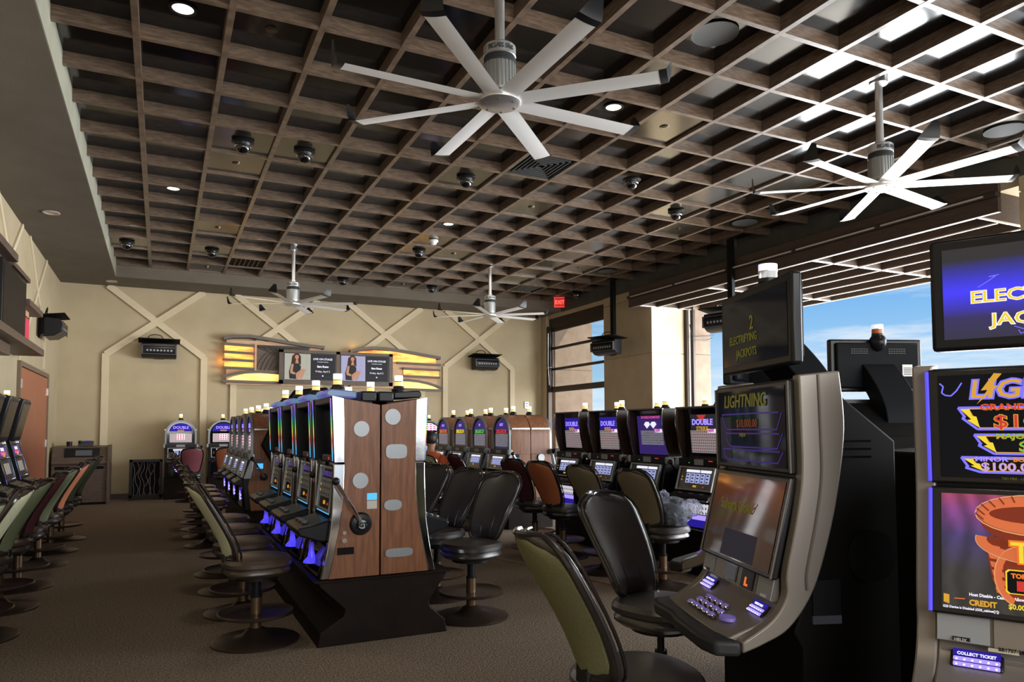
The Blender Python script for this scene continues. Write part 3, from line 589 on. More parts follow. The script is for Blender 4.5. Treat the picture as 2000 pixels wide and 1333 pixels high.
def machineC(art, n=5):
    r = empty('slot_machine')
    prt(r, 'lower_cabinet', 'black_plastic', lambda m: m.prism([(0, .47), (-.40, .47), (-.43, .80), (-.44, .88), (-.38, 1.16), (0, 1.16)], 'x', -.32, .32), bevel=.008)
    for s in (-1, 1):
        pr = [(0, 1.22), (-.33, 1.22), (-.40, 1.42), (-.43, 1.62), (-.42, 1.77), (0, 1.76)]
        prt(r, 'side_panel', 'dark_wood', lambda m: m.prism(pr, 'x', s*.34, s*.315), bevel=.003)
        prt(r, 'edge_strip', 'chrome', lambda m: m.tube([(s*.335, -.335, 1.22), (s*.335, -.385, 1.36), (s*.335, -.415, 1.5), (s*.335, -.436, 1.62), (s*.335, -.426, 1.775)], .009, 6))
    prt(r, 'hood', 'black_plastic', lambda m: m.prism([(0, 1.75), (-.43, 1.765), (-.43, 1.785), (0, 1.775)], 'x', -.335, .335), bevel=.004)
    prt(r, 'hood_edge', 'brushed', lambda m: m.tube([(-.335, -.43, 1.775), (.335, -.43, 1.775)], .008, 6))
    t = .09
    gl = prt(r, 'top_glass', 'glass_black', lambda m: m.prism([(-.30, 1.23), (-.345, 1.76), (-.33, 1.76), (-.285, 1.23)], 'x', -.315, .315), smooth=False)
    def P(u, z, d): return (u, -.302-.045*(z-1.25)/.5-d, z)
    def rect(m, u0, u1, z0, z1, d, mi=0): m.add([P(u0, z0, d), P(u1, z0, d), P(u1, z1, d), P(u0, z1, d)], [(0, 1, 2, 3)], mi)
    prt(gl, 'artwork', {'gold': 'e_deep', 'diamond': 'e_purple', 'strike': 'e_slate'}[art], lambda m: rect(m, -.20 if art != 'diamond' else -.27, .20 if art != 'diamond' else .27, 1.54 if art != 'diamond' else 1.25, 1.70, .003), smooth=False, recalc=False)
    prt(gl, 'paytable', {'gold': 'paytable_red', 'diamond': 'paytable_blue', 'strike': 'paytable_red'}[art], lambda m: rect(m, -.21, .21, 1.29 if art != 'diamond' else 1.36, 1.53, .006), smooth=False, recalc=False)
    prt(gl, 'jackpot_flag', 'e_white', lambda m: rect(m, .06, .20, 1.505, 1.545, .009), smooth=False, recalc=False)
    text({'gold': '5000', 'diamond': '25000', 'strike': '10000'}[art], .065, 1.508, .045, 'e_magenta', gl, y=-.345, bold=.002, rot=.08)
    for s, dz, size, mm, bold in TITLES[art]: text(s, 0, (1.59 if art != 'diamond' else 1.63)+dz, size, mm, gl, y=-.35, align='CENTER', bold=bold)
    if art == 'diamond': prt(gl, 'diamond_symbol', 'e_white', lambda m: [m.add([(c+a, -.352, z) for a, z in ((-.06, 1.60), (-.03, 1.63), (.03, 1.63), (.06, 1.60), (0, 1.55))], [(0, 1, 2, 3, 4)]) for c in (-.06, .06)], smooth=False)
    if art == 'strike': prt(gl, 'red_wedge', 'e_red', lambda m: m.quad([(-.10, -.345, 1.70), (.06, -.345, 1.70), (-.02, -.345, 1.62)]), smooth=False)
    b_ = prt(r, 'display_band', 'black_plastic', lambda m: m.bb((-.33, -.40, 1.15), (.33, -.30, 1.235)), bevel=.006, smooth=False)
    prt(b_, 'display', 'grey', lambda m: m.bb((-.07, -.405, 1.165), (.07, -.40, 1.225)), smooth=False)
    prt(b_, 'indicator', ['e_red', 'e_green'], lambda m: (m.bb((.15, -.404, 1.205), (.21, -.40, 1.215), 0), m.bb((-.16, -.404, 1.18), (-.15, -.40, 1.19), 1)), smooth=False)
    for s in (-1, 1): prt(b_, 'speaker_pod', 'grey', lambda m: m.box((s*.36, -.36, 1.19), (.06, .10, .085)), bevel=.018)
    reels(r, n, -.445, 1.02, .28, .52, .22, frame='brushed')
    deck(r, -.56, -.45, .875, .60, btn='brushed')
    prt(r, 'deck_rail', 'brushed', lambda m: m.bb((-.30, -.565, .805), (.30, -.55, .82)), bevel=.003, smooth=False)
    g_ = prt(r, 'belly_glass', 'glass_black', lambda m: m.bb((-.27, -.452, .50), (.27, -.44, .79)), smooth=False)
    prt(g_, 'paytable', 'paytable_white', lambda m: m.bb((-.20, -.456, .66), (.20, -.452, .77)), smooth=False)
    prt(g_, 'artwork', ['e_violet', 'e_deep'], lambda m: (m.bb((-.06, -.456, .60), (.21, -.452, .65), 0), m.bb((-.22, -.454, .52), (.22, -.452, .60), 1)), smooth=False)
    prt(r, 'coin_lip', 'brushed', lambda m: m.bb((-.28, -.47, .485), (.28, -.44, .50)), bevel=.004, smooth=False)
    handle(r, .335, -.20, .90, -.40, 1.18, .5)
    candle(r, 0.02, -.14, 1.78)
    return r
def machineA(side=None, cap='glitter'):
    r = empty('slot_machine')
    # wood side panels with the waisted outline of the cabinet, black core between them
    prof = [(0, .475), (-.37, .475), (-.33, .66), (-.29, .86), (-.265, 1.08), (-.262, 1.31), (-.27, 1.78), (0, 1.735)]
    for s in (-1, 1):
        sp = prt(r, 'side_panel', 'machine_wood', lambda m: m.prism(prof, 'x', s*.36, s*.34), bevel=.003)
    prt(r, 'cabinet', 'black_plastic', lambda m: m.prism([(0, .475), (-.36, .475), (-.28, .86), (-.25, 1.10), (-.25, 1.29), (0, 1.29)], 'x', -.34, .34), smooth=False)
    # chrome edge trims: flared lower trim and hammered upper strip
    for s in (-1, 1):
        lo_ = [(-.425, .475), (-.385, .66), (-.355, .86), (-.345, 1.08), (-.34, 1.30), (-.262, 1.30), (-.265, 1.08), (-.29, .86), (-.33, .66), (-.37, .475)]
        prt(r, 'lower_trim', 'chrome', lambda m: m.prism(lo_, 'x', s*.362, s*.30), bevel=.006)
        prt(r, 'upper_trim', 'hammered', lambda m: m.prism([(-.262, 1.31), (-.338, 1.31), (-.358, 1.80), (-.27, 1.78)], 'x', s*.362, s*.348), bevel=.003)
        prt(r, 'hood_frame', 'grille_black', lambda m: m.prism([(-.262, 1.31), (-.342, 1.31), (-.362, 1.79), (-.27, 1.78)], 'x', s*.348, s*.30), bevel=.004)
        prt(r, 'light_strip', 'rainbow', lambda m: m.tube([(s*.345, -.346, 1.32), (s*.345, -.366, 1.78)], .0045, 6))
        prt(r, 'hood_side', 'black_plastic', lambda m: m.prism([(-.10, 1.30), (-.34, 1.31), (-.36, 1.79), (-.10, 1.74)], 'x', s*.314, s*.28), smooth=False)
    gl = prt(r, 'top_glass', 'tv_glass', lambda m: m.prism([(-.24, 1.36), (-.27, 1.70), (-.26, 1.70), (-.23, 1.36)], 'x', -.28, .28), smooth=False)
    prt(r, 'hood_top', 'black_plastic', lambda m: m.prism([(-.05, 1.70), (-.355, 1.74), (-.36, 1.795), (-.05, 1.76)], 'x', -.33, .33), bevel=.01)
    prt(r, 'top_cap', cap, lambda m: m.prism([(-.14, 1.79), (-.35, 1.80), (-.37, 1.815), (-.36, 1.845), (-.33, 1.855), (-.14, 1.84)], 'x', -.21, .21), bevel=.008)
    prt(r, 'cap_block', 'black_plastic', lambda m: m.bb((-.27, -.12, 1.76), (.27, -.0, 1.84)), bevel=.012)
    cn = prt(r, 'coin_mechanism', 'dark_grey', lambda m: m.bb((-.12, -.33, 1.31), (.24, -.25, 1.36)), bevel=.01)
    prt(cn, 'slot_light', 'e_red', lambda m: m.bb((.13, -.335, 1.325), (.15, -.33, 1.345)), smooth=False)
    w_ = reels(r, 5, -.318, 1.10, .12, .46, .30, frame='brushed', lit='grey', fill='glass_black', hdr='e_purple')
    prt(r, 'blue_strip', 'e_cyan', lambda m: m.box((0, -.345, .925), (.44, .006, .008)), smooth=False)
    d = prt(r, 'button_deck', 'black_plastic', lambda m: m.prism([(-.30, .90), (-.44, .865), (-.56, .84), (-.585, .82), (-.56, .78), (-.42, .73), (-.30, .72)], 'x', -.27, .27), bevel=.015)
    for k in range(5):
        x = -.17+.07*k; prt(d, 'button', 'brushed', lambda m: m.box((x, -.50+.015*(k % 2), .862), (.045, .03, .012), rot=Matrix.Rotation(.22, 3, 'X') @ Matrix.Rotation(.5, 3, 'Z')), bevel=.003)
    prt(r, 'belly_panel', 'glass_black', lambda m: m.prism([(-.30, .72), (-.37, .70), (-.44, .48), (-.36, .48)], 'x', -.28, .28), bevel=.01)
    prt(r, 'coin_tray', 'blue_bowl', lambda m: m.lathe([(.022, .70), (.024, .64), (.035, .59), (.07, .562), (.075, .55), (.02, .545)], (.02, -.43, 0), 18, sy=.8))
    # side details
    if side == 'r':
        for y, z, rr in ((-.14, 1.555, .058), (-.145, 1.175, .058)):
            prt(r, 'metal_disc', 'brushed', lambda m: m.cyl((.362, y, z), rr, .006, 28, axis='x'))
        prt(r, 'ticket_sticker', ['e_cyan', 'e_ivory'], lambda m: (m.bb((.36, -.095, 1.03), (.363, -.02, 1.08), 0), m.bb((.36, -.095, .965), (.363, -.02, 1.025), 1)), smooth=False)
        prt(r, 'keylock', 'chrome', lambda m: m.cyl((.364, -.26, .80), .014, .012, 14, axis='x')); prt(r, 'keylock', 'chrome', lambda m: m.cyl((.364, -.26, .745), .018, .012, 14, axis='x'))
        prt(r, 'bill_slot', 'black_matte', lambda m: m.bb((.36, -.31, .645), (.366, -.19, .695)), smooth=False)
    if side == 'l':
        def rr_(cy, cz, w, h, k, n_='metal_disc'):
            pts = []
            for q in range(28):
                a = 2*PI*q/28; c_, s_ = math.cos(a), math.sin(a)
                pts.append((cy+w*math.copysign(abs(c_)**k, c_), cz+h*math.copysign(abs(s_)**k, s_)))
            prt(r, n_, 'brushed', lambda m: m.prism(pts, 'x', -.366, -.36), ang=.4)
        rr_(-.085, 1.645, .060, .060, 1); rr_(-.115, 1.385, .082, .054, .55); rr_(-.09, .985, .068, .040, .8); rr_(-.14, .63, .105, .032, .5)
    h = handle(r)
    text('IGT', 0, 0, .045, 'black_matte', h, rz=PI/2, pos=(.412, -.175, .842), bold=.002)
    candle(r, 0, -.24, 1.85)
    return r
def machineD():
    r = empty('slot_machine')
    prt(r, 'cabinet', 'black_plastic', lambda m: m.prism([(0, .47), (-.36, .47), (-.40, .84), (-.34, .9), (-.20, 1.42), (0, 1.42)], 'x', -.32, .32), bevel=.01)
    R = lambda y, z: None
    prt(r, 'top_box', 'black_plastic', lambda m: m.prism([(-.02, 1.44), (-.24, 1.42), (-.36, 1.95), (-.31, 1.98), (-.02, 1.90)], 'x', -.31, .31), bevel=.012)
    t = prt(r, 'top_screen', 'tv_glass', lambda m: m.prism([(-.258, 1.47), (-.35, 1.90), (-.345, 1.90), (-.25, 1.47)], 'x', -.26, .26), smooth=False)
    prt(r, 'corner_stud', 'aluminium', lambda m: [m.sph((s*.28, -.355, 1.94), .014, 8) for s in (-1, 1)])
    for s in (-1, 1): prt(r, 'edge_strip', 'chrome', lambda m: m.tube([(s*.315, -.345, .91), (s*.315, -.21, 1.42)], .011, 6))
    def pl(n_, mm, u0, u1, z0, z1, d=0, par=r):
        f = lambda z: -.34+.14*(z-.9)/.52-.008-d
        return prt(par, n_, mm, lambda m: m.add([(u0, f(z0), z0), (u1, f(z0), z0), (u1, f(z1), z1), (u0, f(z1), z1)], [(0, 1, 2, 3)]), smooth=False, recalc=False)
    s1 = pl('upper_screen', 'e_purple', -.24, .24, 1.22, 1.36); pl('artwork', 'e_pink', -.15, .17, 1.25, 1.29, .003, s1); pl('artwork', 'e_gold', -.05, .08, 1.23, 1.27, .005, s1); pl('artwork', 'e_white', -.10, .10, 1.30, 1.34, .005, s1)
    s2 = pl('reel_screen', 'e_dim', -.25, .25, .96, 1.19)
    for k in range(3): pl('reel', 'e_ivory', -.16+.115*k, -.07+.115*k, 1.02, 1.15, .003, s2)
    for z in (.94, 1.205, 1.375): prt(r, 'cross_bar', 'dark_grey', lambda m: m.box((0, -.355+.27*(z-.9), z), (.62, .02, .015)), smooth=False)
    deck(r, -.50, -.34, .90, .58, btn='ceiling_plate')
    g_ = prt(r, 'belly_glass', 'glass_black', lambda m: m.bb((-.24, -.405, .52), (.24, -.39, .80)), smooth=False)
    prt(g_, 'artwork', ['e_gold', 'e_magenta'], lambda m: (m.bb((-.15, -.41, .70), (.15, -.405, .76), 0), m.bb((-.13, -.41, .60), (.13, -.405, .68), 1)), smooth=False)
    candle(r, 0, -.12, 1.95)
    return r

def stand(y0, y1, xs, xe, label, kind='waist'):
    """bench of cabinets carrying a bank; runs along Y"""
    r = empty('machine_stand', (0, 0, 0)); tag(r, label, 'machine stand')
    a, bq = xs, xe; w_ = bq-a
    prof = [(a, 0), (a+.02, .10), (a+.19*w_, .20), (a+.20*w_, .25), (a+.02*w_, .42), (a-.01, .47), (bq+.01, .47), (bq-.02*w_, .42), (bq-.15*w_, .25), (bq-.14*w_, .20), (bq-.02, .10), (bq, 0)] if kind == 'waist' else [(a+.05, 0), (a+.05, .42), (a, .47), (bq, .47), (bq-.05, .42), (bq-.05, 0)]
    def f(m): m.prism(prof, 'y', y0+.01, y1-.01)
    prt(r, 'plinth', 'stand_laminate', f, bevel=.006, smooth=False)
    prt(r, 'top_board', 'stand_laminate', lambda m: m.bb((a-.03, y0-.01, .455), (bq+.03, y1+.01, .468)), bevel=.004, smooth=False)
    return r
L90 = -PI/2; R90 = PI/2
G1 = 'waisted chrome slot machines, near centre bank'
# bank 1 : centre foreground, 4 + 4 back to back
XS1 = 1.475
stand(5.28, 8.86, 1.03, 2.01, 'dark brown waisted stand under the near centre bank')
a0 = machineA('r'); a0.location = (XS1, 5.65, 0); a0.rotation_euler = (0, 0, L90); tag(a0, 'near-centre slot machine with chrome handle and wood side, front of the left-facing row', 'slot machine', G1)
a1 = machineA(); a1.location = (XS1, 6.52, 0); a1.rotation_euler = (0, 0, L90); tag(a1, 'second machine of the left-facing rainbow-trimmed row', 'slot machine', G1)
dup(a1, (XS1, 7.39, 0), L90, 'third machine of the left-facing rainbow-trimmed row'); dup(a1, (XS1, 8.26, 0), L90, 'fourth and farthest machine of the left-facing rainbow-trimmed row')
a2 = machineA('l', 'black_plastic'); a3 = machineA(None, 'black_plastic'); a2.location = (XS1+.012, 5.65, 0); a2.rotation_euler = (0, 0, R90); tag(a2, 'near-centre machine facing right, its wood side set with four metal discs', 'slot machine', G1)
a3.location = (XS1+.012, 6.52, 0); a3.rotation_euler = (0, 0, R90); tag(a3, 'second machine facing right behind the disc-studded wood side', 'slot machine', G1)
for k, s in enumerate(('third', 'fourth')): dup(a3, (XS1+.012, 7.39+.87*k, 0), R90, s+' machine facing right behind the disc-studded wood side')
# fillers between cabinets
def fillers(xs, ys, w0, w1):
    pass
# bank 2 : behind it on the same line, round tops
XS2 = 1.46
stand(10.18, 13.9, 1.02, 1.92, 'black stand under the round-topped bank at left centre', 'box')
b0 = machineB('gold'); b0.location = (XS2, 10.55, 0); b0.rotation_euler = (0, 0, L90); G2 = 'round-topped machines facing the left aisle'
tag(b0, 'round-topped slot machine with wood side at the near end of the left centre row', 'slot machine', G2)
for k, s in enumerate(('second', 'third', 'fourth')): dup(b0, (XS2, 11.45+.9*k, 0), L90, s+' round-topped machine of the left centre row')
for k in range(4): dup(b0, (XS2+.01, 10.55+.9*k, 0), R90, ('first', 'second', 'third', 'fourth')[k]+' round-topped machine on the hidden right side of the left centre bank')
# bank 3 : jackpots
XS3 = 5.24
stand(10.1, 13.62, 4.80, 5.68, 'dark stand under the jackpot bank before the back wall', 'box')
G3 = 'round-topped jackpot machines'
for k, (j, c_, t_) in enumerate((('$69,470.95', 'e_red', 'HOT'), ('$60,603.57', 'e_green', 'W'), ('$88,252.91', 'e_yellow', 'HOT'), ('$24,771.92', 'e_orange', 'HOT'))):
    b = machineB('jack', (j, c_, t_), belly='e_violet' if k == 0 else 'e_dim'); b.location = (XS3, 10.45+.88*k, 0); b.rotation_euler = (0, 0, L90)
    tag(b, ('nearest', 'second', 'third', 'farthest')[k]+' round-topped jackpot machine of its row, showing %s' % j, 'slot machine', G3)
    c2 = dup(b0, (XS3+.012, 10.45+.88*k, 0), R90, ('nearest', 'second', 'third', 'farthest')[k]+' machine backing onto the jackpot row, facing the windows', G3)
m = MB(); m.cyl((5.42, 10.095, 1.10), .058, .008, 28, axis='y'); o = build(m, 'metal_disc', 'brushed'); o.name = 'side_disc'; tag(o, 'small round metal disc on the wood end of the jackpot bank', 'disc')
m = MB(); m.bb((5.60, 9.98, 1.16), (5.78, 10.075, 1.24)); o = build(m, 'ticket_printer', 'black_plastic', bevel=.01); tag(o, 'black box on the right edge of the jackpot bank end', 'printer')
# bank 4 : square hooded machines at right centre
XS4 = 5.50
stand(5.62, 9.12, 5.06, 5.95, 'black stand under the square-hooded bank at right centre', 'box')
G4 = 'square-hooded machines facing left'
for k, (a, l) in enumerate((('strike', 'square-hooded machine whose glass reads DOUBLE STRIKE, nearest of its row'), ('diamond', 'square-hooded machine whose glass reads DOUBLE DIAMOND'),
                            ('gold', 'square-hooded machine reading DOUBLE GOLD, right one of two'), ('gold', 'square-hooded machine reading DOUBLE GOLD, farthest of its row'))):
    if k == 3: c3 = dup(c2_, (XS4, 8.70, 0), L90, l)
    else:
        c2_ = machineC(a); c2_.location = (XS4, 6.0+.9*k, 0); c2_.rotation_euler = (0, 0, L90); tag(c2_, l, 'slot machine', G4)
for k in range(3): dup(c2_, (XS4+.012, 6.5+.9*k, 0), R90, ('nearest', 'middle', 'farthest')[k]+' hidden machine behind the square-hooded row, only its candle in sight')
# back wall pair and the striped one
G5 = 'round-topped machines against the back wall'
for x, l in ((.42, 'round-topped blue and white machine at the back wall behind the rose chair'), (1.32, 'round-topped blue and white machine at the back wall behind the orange chair')):
    if x < 1: bw = machineB('gold', n=3); bw.location = (x, 18.42, 0); tag(bw, l, 'slot machine', G5)
    else: dup(bw, (x, 18.42, 0), 0, l)
    m = MB(); m.bb((x-.33, 17.95, 0), (x+.33, 18.45, .47)); o = build(m, 'machine_stand', 'stand_laminate', bevel=.01); tag(o, 'black stand under the back-wall machine %s' % ('behind the rose chair' if x < 1 else 'behind the orange chair'), 'machine stand')
st = machineB('stripe', n=3); st.location = (6.30, 17.9, 0); st.rotation_euler = (0, 0, -.35); tag(st, 'round-topped machine with red, white and blue striped glass by the seated person', 'slot machine')
m = MB(); m.bb((-.33, -.42, 0), (.33, 0, .47)); o = build(m, 'machine_stand', 'stand_laminate', bevel=.01); o.location = (6.30, 17.9, 0); o.rotation_euler = (0, 0, -.35); tag(o, 'black stand under the striped machine', 'machine stand')
# left wall row
G6 = 'black video slots along the left wall'
stand(5.7, 12.1, -1.94, -1.60, 'low black stand along the left wall under the video slots', 'box')
d0 = machineD(); d0.location = (XL+.08, 11.6, 0); d0.rotation_euler = (0, 0, R90); tag(d0, 'black video slot at the left wall, the last one beside the brick-red door', 'slot machine', G6)
for k, s in enumerate(('second', 'third', 'fourth', 'fifth', 'sixth', 'seventh')): dup(d0, (XL+.08, 10.66-.94*k, 0), R90, s+' black video slot along the left wall counted from the door')

# ================================================================ STOOLS  (local: sitter faces +X, back on the -X side)
SEAT = {}
def backmesh(off0, off1, scl, th_puff, n_u=12, n_v=14):
    """closed shell; off0/off1 = rear/front offset along local x"""
    V = []; F = []
    def pt(u, v, side):
        # outline: narrow foot, broad shoulders, rounded top
        zz = .62+.55*v; half = .150+.072*math.sin(min(1, v/.82)*PI/2)
        if v > .78: q = (v-.78)/.22; half *= math.sqrt(max(0, 1-.80*q**2.6))
        if v < .10: q = (.10-v)/.10; half *= math.sqrt(max(0, 1-.45*q*q))
        y = half*u*scl; zc = .89+(zz-.89)*scl; v = (zc-.62)/.55
        x = -.245-.21*v**1.35+.03*math.cos(v*PI)+.055*(u*scl)**2
        edge = max(0, (1-u*u))**.5*min(1, (1-v)*7+.0)**.5*min(1, v*9)**.5
        return Vector((x+(off1+th_puff*edge if side else off0), y, zc+(0 if not side else 0)))
    for side in (0, 1):
        for j in range(n_v+1):
            v = .5-.5*math.cos(PI*j/n_v)
            for i in range(n_u+1):
                u = -math.cos(PI*i/n_u); V.append(pt(u, v, side))
    S = (n_u+1)*(n_v+1)
    for j in range(n_v):
        for i in range(n_u):
            a = j*(n_u+1)+i; F += [(a, a+1, a+n_u+2, a+n_u+1), (S+a, S+a+n_u+1, S+a+n_u+2, S+a+1)]
    ring = [i for i in range(n_u+1)]+[(j*(n_u+1)+n_u) for j in range(1, n_v+1)]+[n_v*(n_u+1)+i for i in range(n_u-1, -1, -1)]+[j*(n_u+1) for j in range(n_v-1, 0, -1)]
    for k in range(len(ring)):
        a, b2 = ring[k], ring[(k+1) % len(ring)]; F.append((a, b2, S+b2, S+a))
    return V, F, [V[i] for i in ring], [V[S+i] for i in ring]
def stool(color, leather='leather', gas=False):
    key = (color, leather, gas)
    if key in SEAT: return SEAT[key], False
    r = empty('casino_stool'); hh = 0
    prt(r, 'base', 'dark_bronze', lambda m: m.lathe([(.31, 0), (.312, .012), (.29, .022), (.18, .034), (.10, .055), (.065, .09), (.045, .10)], n=36))
    if not gas:
        prt(r, 'column', ['bronze', 'black_plastic'], lambda m: (m.cyl((0, 0, .21), .04, .24, 18, 0), m.cyl((0, 0, .39), .031, .14, 16, 1), m.cyl((0, 0, .33), .042, .02, 18, 1)))
        prt(r, 'footrest', ['dark_bronze'], lambda m: m.lathe([(.042, .205), (.12, .200), (.235, .208), (.262, .222), (.272, .215), (.268, .200), (.24, .190), (.12, .188), (.042, .19)], n=36))
    else:
        prt(r, 'gas_lift', 'black_plastic', lambda m: (m.cyl((0, 0, .22), .034, .26, 16), m.cyl((0, 0, .40), .02, .14, 14)))
        prt(r, 'lever', 'black_plastic', lambda m: (m.tube([(0, .03, .45), (-.05, .16, .44), (-.09, .24, .41)], .006, 6), m.sph((-.10, .255, .405), .016, 8)))
    prt(r, 'seat_plate', 'black_plastic', lambda m: m.cyl((0, 0, .475), .16, .03, 20))
    def cush(m, z0, z1, rr, n=28):
        pr = [(.02, z0), (rr*.86, z0), (rr, z0+.025), (rr*1.0, z1-.035), (rr*.93, z1-.01), (rr*.6, z1+.006), (1e-5, z1+.006)]; vs = []
        for q, z in pr:
            for k in range(n):
                a = 2*PI*k/n; c_, s_ = math.cos(a), math.sin(a); e = .78
                vs.append((q*math.copysign(abs(c_)**e, c_), q*math.copysign(abs(s_)**e, s_), z))
        m.add(vs, [(i*n+k, i*n+(k+1) % n, (i+1)*n+(k+1) % n, (i+1)*n+k) for i in range(len(pr)-1) for k in range(n)]+[tuple(range(n))])
    s_ = prt(r, 'seat', leather, lambda m: (cush(m, .49, .565, .235), cush(m, .54, .625, .245)))
    s_['label'] = 'two-tier leather seat cushion'
    V, F, ra, rb = backmesh(-.012, .012, 1, .035)
    bk = prt(r, 'backrest', leather, lambda m: m.add(V, F), ang=1.2)
    V2, F2, _, _ = backmesh(-.020, -.010, .92, 0)
    pn = prt(bk, 'rear_panel', 'fabric_'+color, lambda m: m.add(V2, F2), ang=1.0)
    prt(bk, 'piping', 'piping', lambda m: (m.tube(ra, .011, 6, closed=True), m.tube([(p.x+.02, p.y*.985, p.z) for p in rb], .007, 6, closed=True)))
    prt(bk, 'seam', 'piping', lambda m: [m.tube([(-.245-.21*v**1.35+.03*math.cos(v*PI)+.050, s*(.055+.09*v*v), .64+.49*v) for v in [k/8 for k in range(9)]], .0022, 5) for s in (-1, 1)])
    prt(r, 'back_bracket', 'black_plastic', lambda m: m.prism([(-.02, .46), (-.18, .46), (-.245, .52), (-.235, .70), (-.212, .70), (-.215, .55), (-.17, .495), (-.02, .49)], 'y', -.045, .045), bevel=.006)
    SEAT[key] = r; return r, True
def put(x, y, rz, color, label, group, leather='leather', gas=False):
    s, first = stool(color, leather, gas); lab = label
    if first: s.location = (x, y, 0); s.rotation_euler = (0, 0, rz); tag(s, lab, 'stool', group); return s
    return dup(s, (x, y, 0), rz, lab, group)
g = 'stools on the left aisle before the centre banks'
for k, (c_, l) in enumerate((('cream', 'nearest stool of the left aisle row, cream-panelled back and big brown leather seat'), ('sage', 'second stool from the front in the aisle row left of the near bank'),
                             ('plum', 'third stool from the front in the aisle row left of the near bank'), ('olive', 'fourth stool from the front in the aisle row left of the near bank'))):
    put(.66, 5.68+.93*k, .06*(-1)**k, c_, l, g)
for k, (c_, l) in enumerate((('plum', 'nearest stool at the round-topped bank on the left aisle'), ('sage', 'second stool at the round-topped bank on the left aisle'),
                             ('olive', 'third stool at the round-topped bank on the left aisle'), ('rust', 'fourth stool at the round-topped bank on the left aisle'))):
    put(.62, 10.6+.9*k, .08*(-1)**k, c_, l, g)
g = 'stools along the left wall slots'
for k, (y, c_, l) in enumerate(((5.7, 'cream', 'cream-backed stool, nearest along the left wall'), (6.65, 'sage', 'green-backed stool next behind the cream one'), (7.65, 'plum', 'plum-backed stool along the left wall'),
                                (8.6, 'sage', 'green-backed stool just beyond the plum one'), (9.9, 'coral', 'coral orange-backed stool along the left wall'), (10.95, 'moss', 'dark green-backed stool just beyond the coral one'),
                                (12.1, 'moss', 'dark green-backed stool, last along the left wall by the kiosk'))):
    put(-1.24, y, PI+.05*(-1)**k, c_, l, g)
put(-1.24, 4.75, PI, 'sage', 'stool at the left picture edge whose round base pokes into view', g)
g = 'black leather stools right of the near bank'
put(2.34, 5.60, PI+.42, 'olive', 'black leather stool on a bronze round base, right of the disc-studded machine', g, 'leather_black')
put(2.34, 6.42, PI+.35, 'olive', 'second black leather stool right of the near bank', g, 'leather_black')
put(2.32, 7.25, PI+.45, 'olive', 'third black leather stool right of the near bank', g, 'leather_black')
put(2.42, 8.12, PI+.2, 'olive', 'fourth black leather stool right of the near bank', g, 'leather_black')
g = 'stools before the jackpot bank'
put(3.72, 10.55, .95, 'olive', 'olive-backed stool on which the person in orange sits', g, 'leather_black')
put(4.22, 11.45, .3, 'dark_plum', 'dark plum-backed stool beside the person in orange', g)
put(4.45, 10.40, .1, 'dark_plum', 'leather stool drawn up to the nearest jackpot machine', g)
g = 'stools before the square-hooded bank'
put(4.46, 8.50, .30, 'dark_plum', 'dark maroon-backed stool at the far end of the square-hooded row', g, 'leather_black')
put(4.44, 7.72, .28, 'rust', 'rust orange-backed stool before the square-hooded row', g, 'leather_black')
put(4.40, 6.70, .25, 'taupe', 'taupe-backed stool before the DOUBLE DIAMOND machine', g, 'leather_black')
put(4.40, 5.72, .18, 'taupe', 'taupe-backed stool carrying the plastic bag', g, 'leather_black')
g = 'stools at the back wall'
put(.62, 17.25, PI/2, 'rose', 'rose-backed stool facing the back-wall machine', g, 'leather_black')
put(1.30, 17.25, PI/2, 'rust', 'rust-backed stool facing the right back-wall machine', g, 'leather_black')
g = 'stools around the near right pod'
put(1.68, 2.36, -.08, 'olive', 'large olive-backed stool in the foreground at the bottom of the picture', g, 'leather_black', True)
put(2.47, 3.24, -1.33, 'olive', 'black leather stool with a bright glare on its back, gas lift below', g, 'leather_black', True)
# plastic bag on a stool
r = empty('plastic_bag', (4.42, 5.60, .632)); tag(r, 'crumpled translucent plastic bag lying on the taupe stool seat', 'bag')
mat('bag_film', (.75, .80, .88), .12, trans=.8, alpha=.5, spec=.9, ior=1.15); mat('bag_stuff', (.05, .06, .085), .5)
def crump(c, rad, sq, seed, amp):
    bm = bmesh.new(); bmesh.ops.create_icosphere(bm, subdivisions=4, radius=1); rnd = random.Random(seed); ds = [(Vector((rnd.gauss(0, 1), rnd.gauss(0, 1), rnd.gauss(0, 1))).normalized(), rnd.uniform(4, 15), rnd.random()*6) for _ in range(9)]
    m = MB(); vs = []
    for v in bm.verts:
        k = 1+amp*sum(abs(math.sin(v.co.dot(d)*f+p))-.5 for d, f, p in ds)/3
        q = v.co*k*rad; vs.append((c[0]+q.x*sq[0], c[1]+q.y*sq[1], max(c[2]+q.z*sq[2], .002)))
    m.add(vs, [tuple(x.index for x in f.verts) for f in bm.faces]); bm.free(); return m
build(crump((0, 0, .12), .155, (1, 1.15, .85), 1, .22), 'bag_body', 'bag_film', r, recalc=False); build(crump((0, 0, .10), .125, (1, 1.1, .78), 2, .1), 'contents', 'bag_stuff', r, recalc=False)
build(crump((.10, -.17, .17), .08, (1, 1.2, .9), 3, .25), 'bag_knot', 'bag_film', r, recalc=False); build(crump((-.02, .10, .24), .05, (1, 1, 1.3), 4, .4), 'bag_ear', 'bag_film', r, recalc=False)
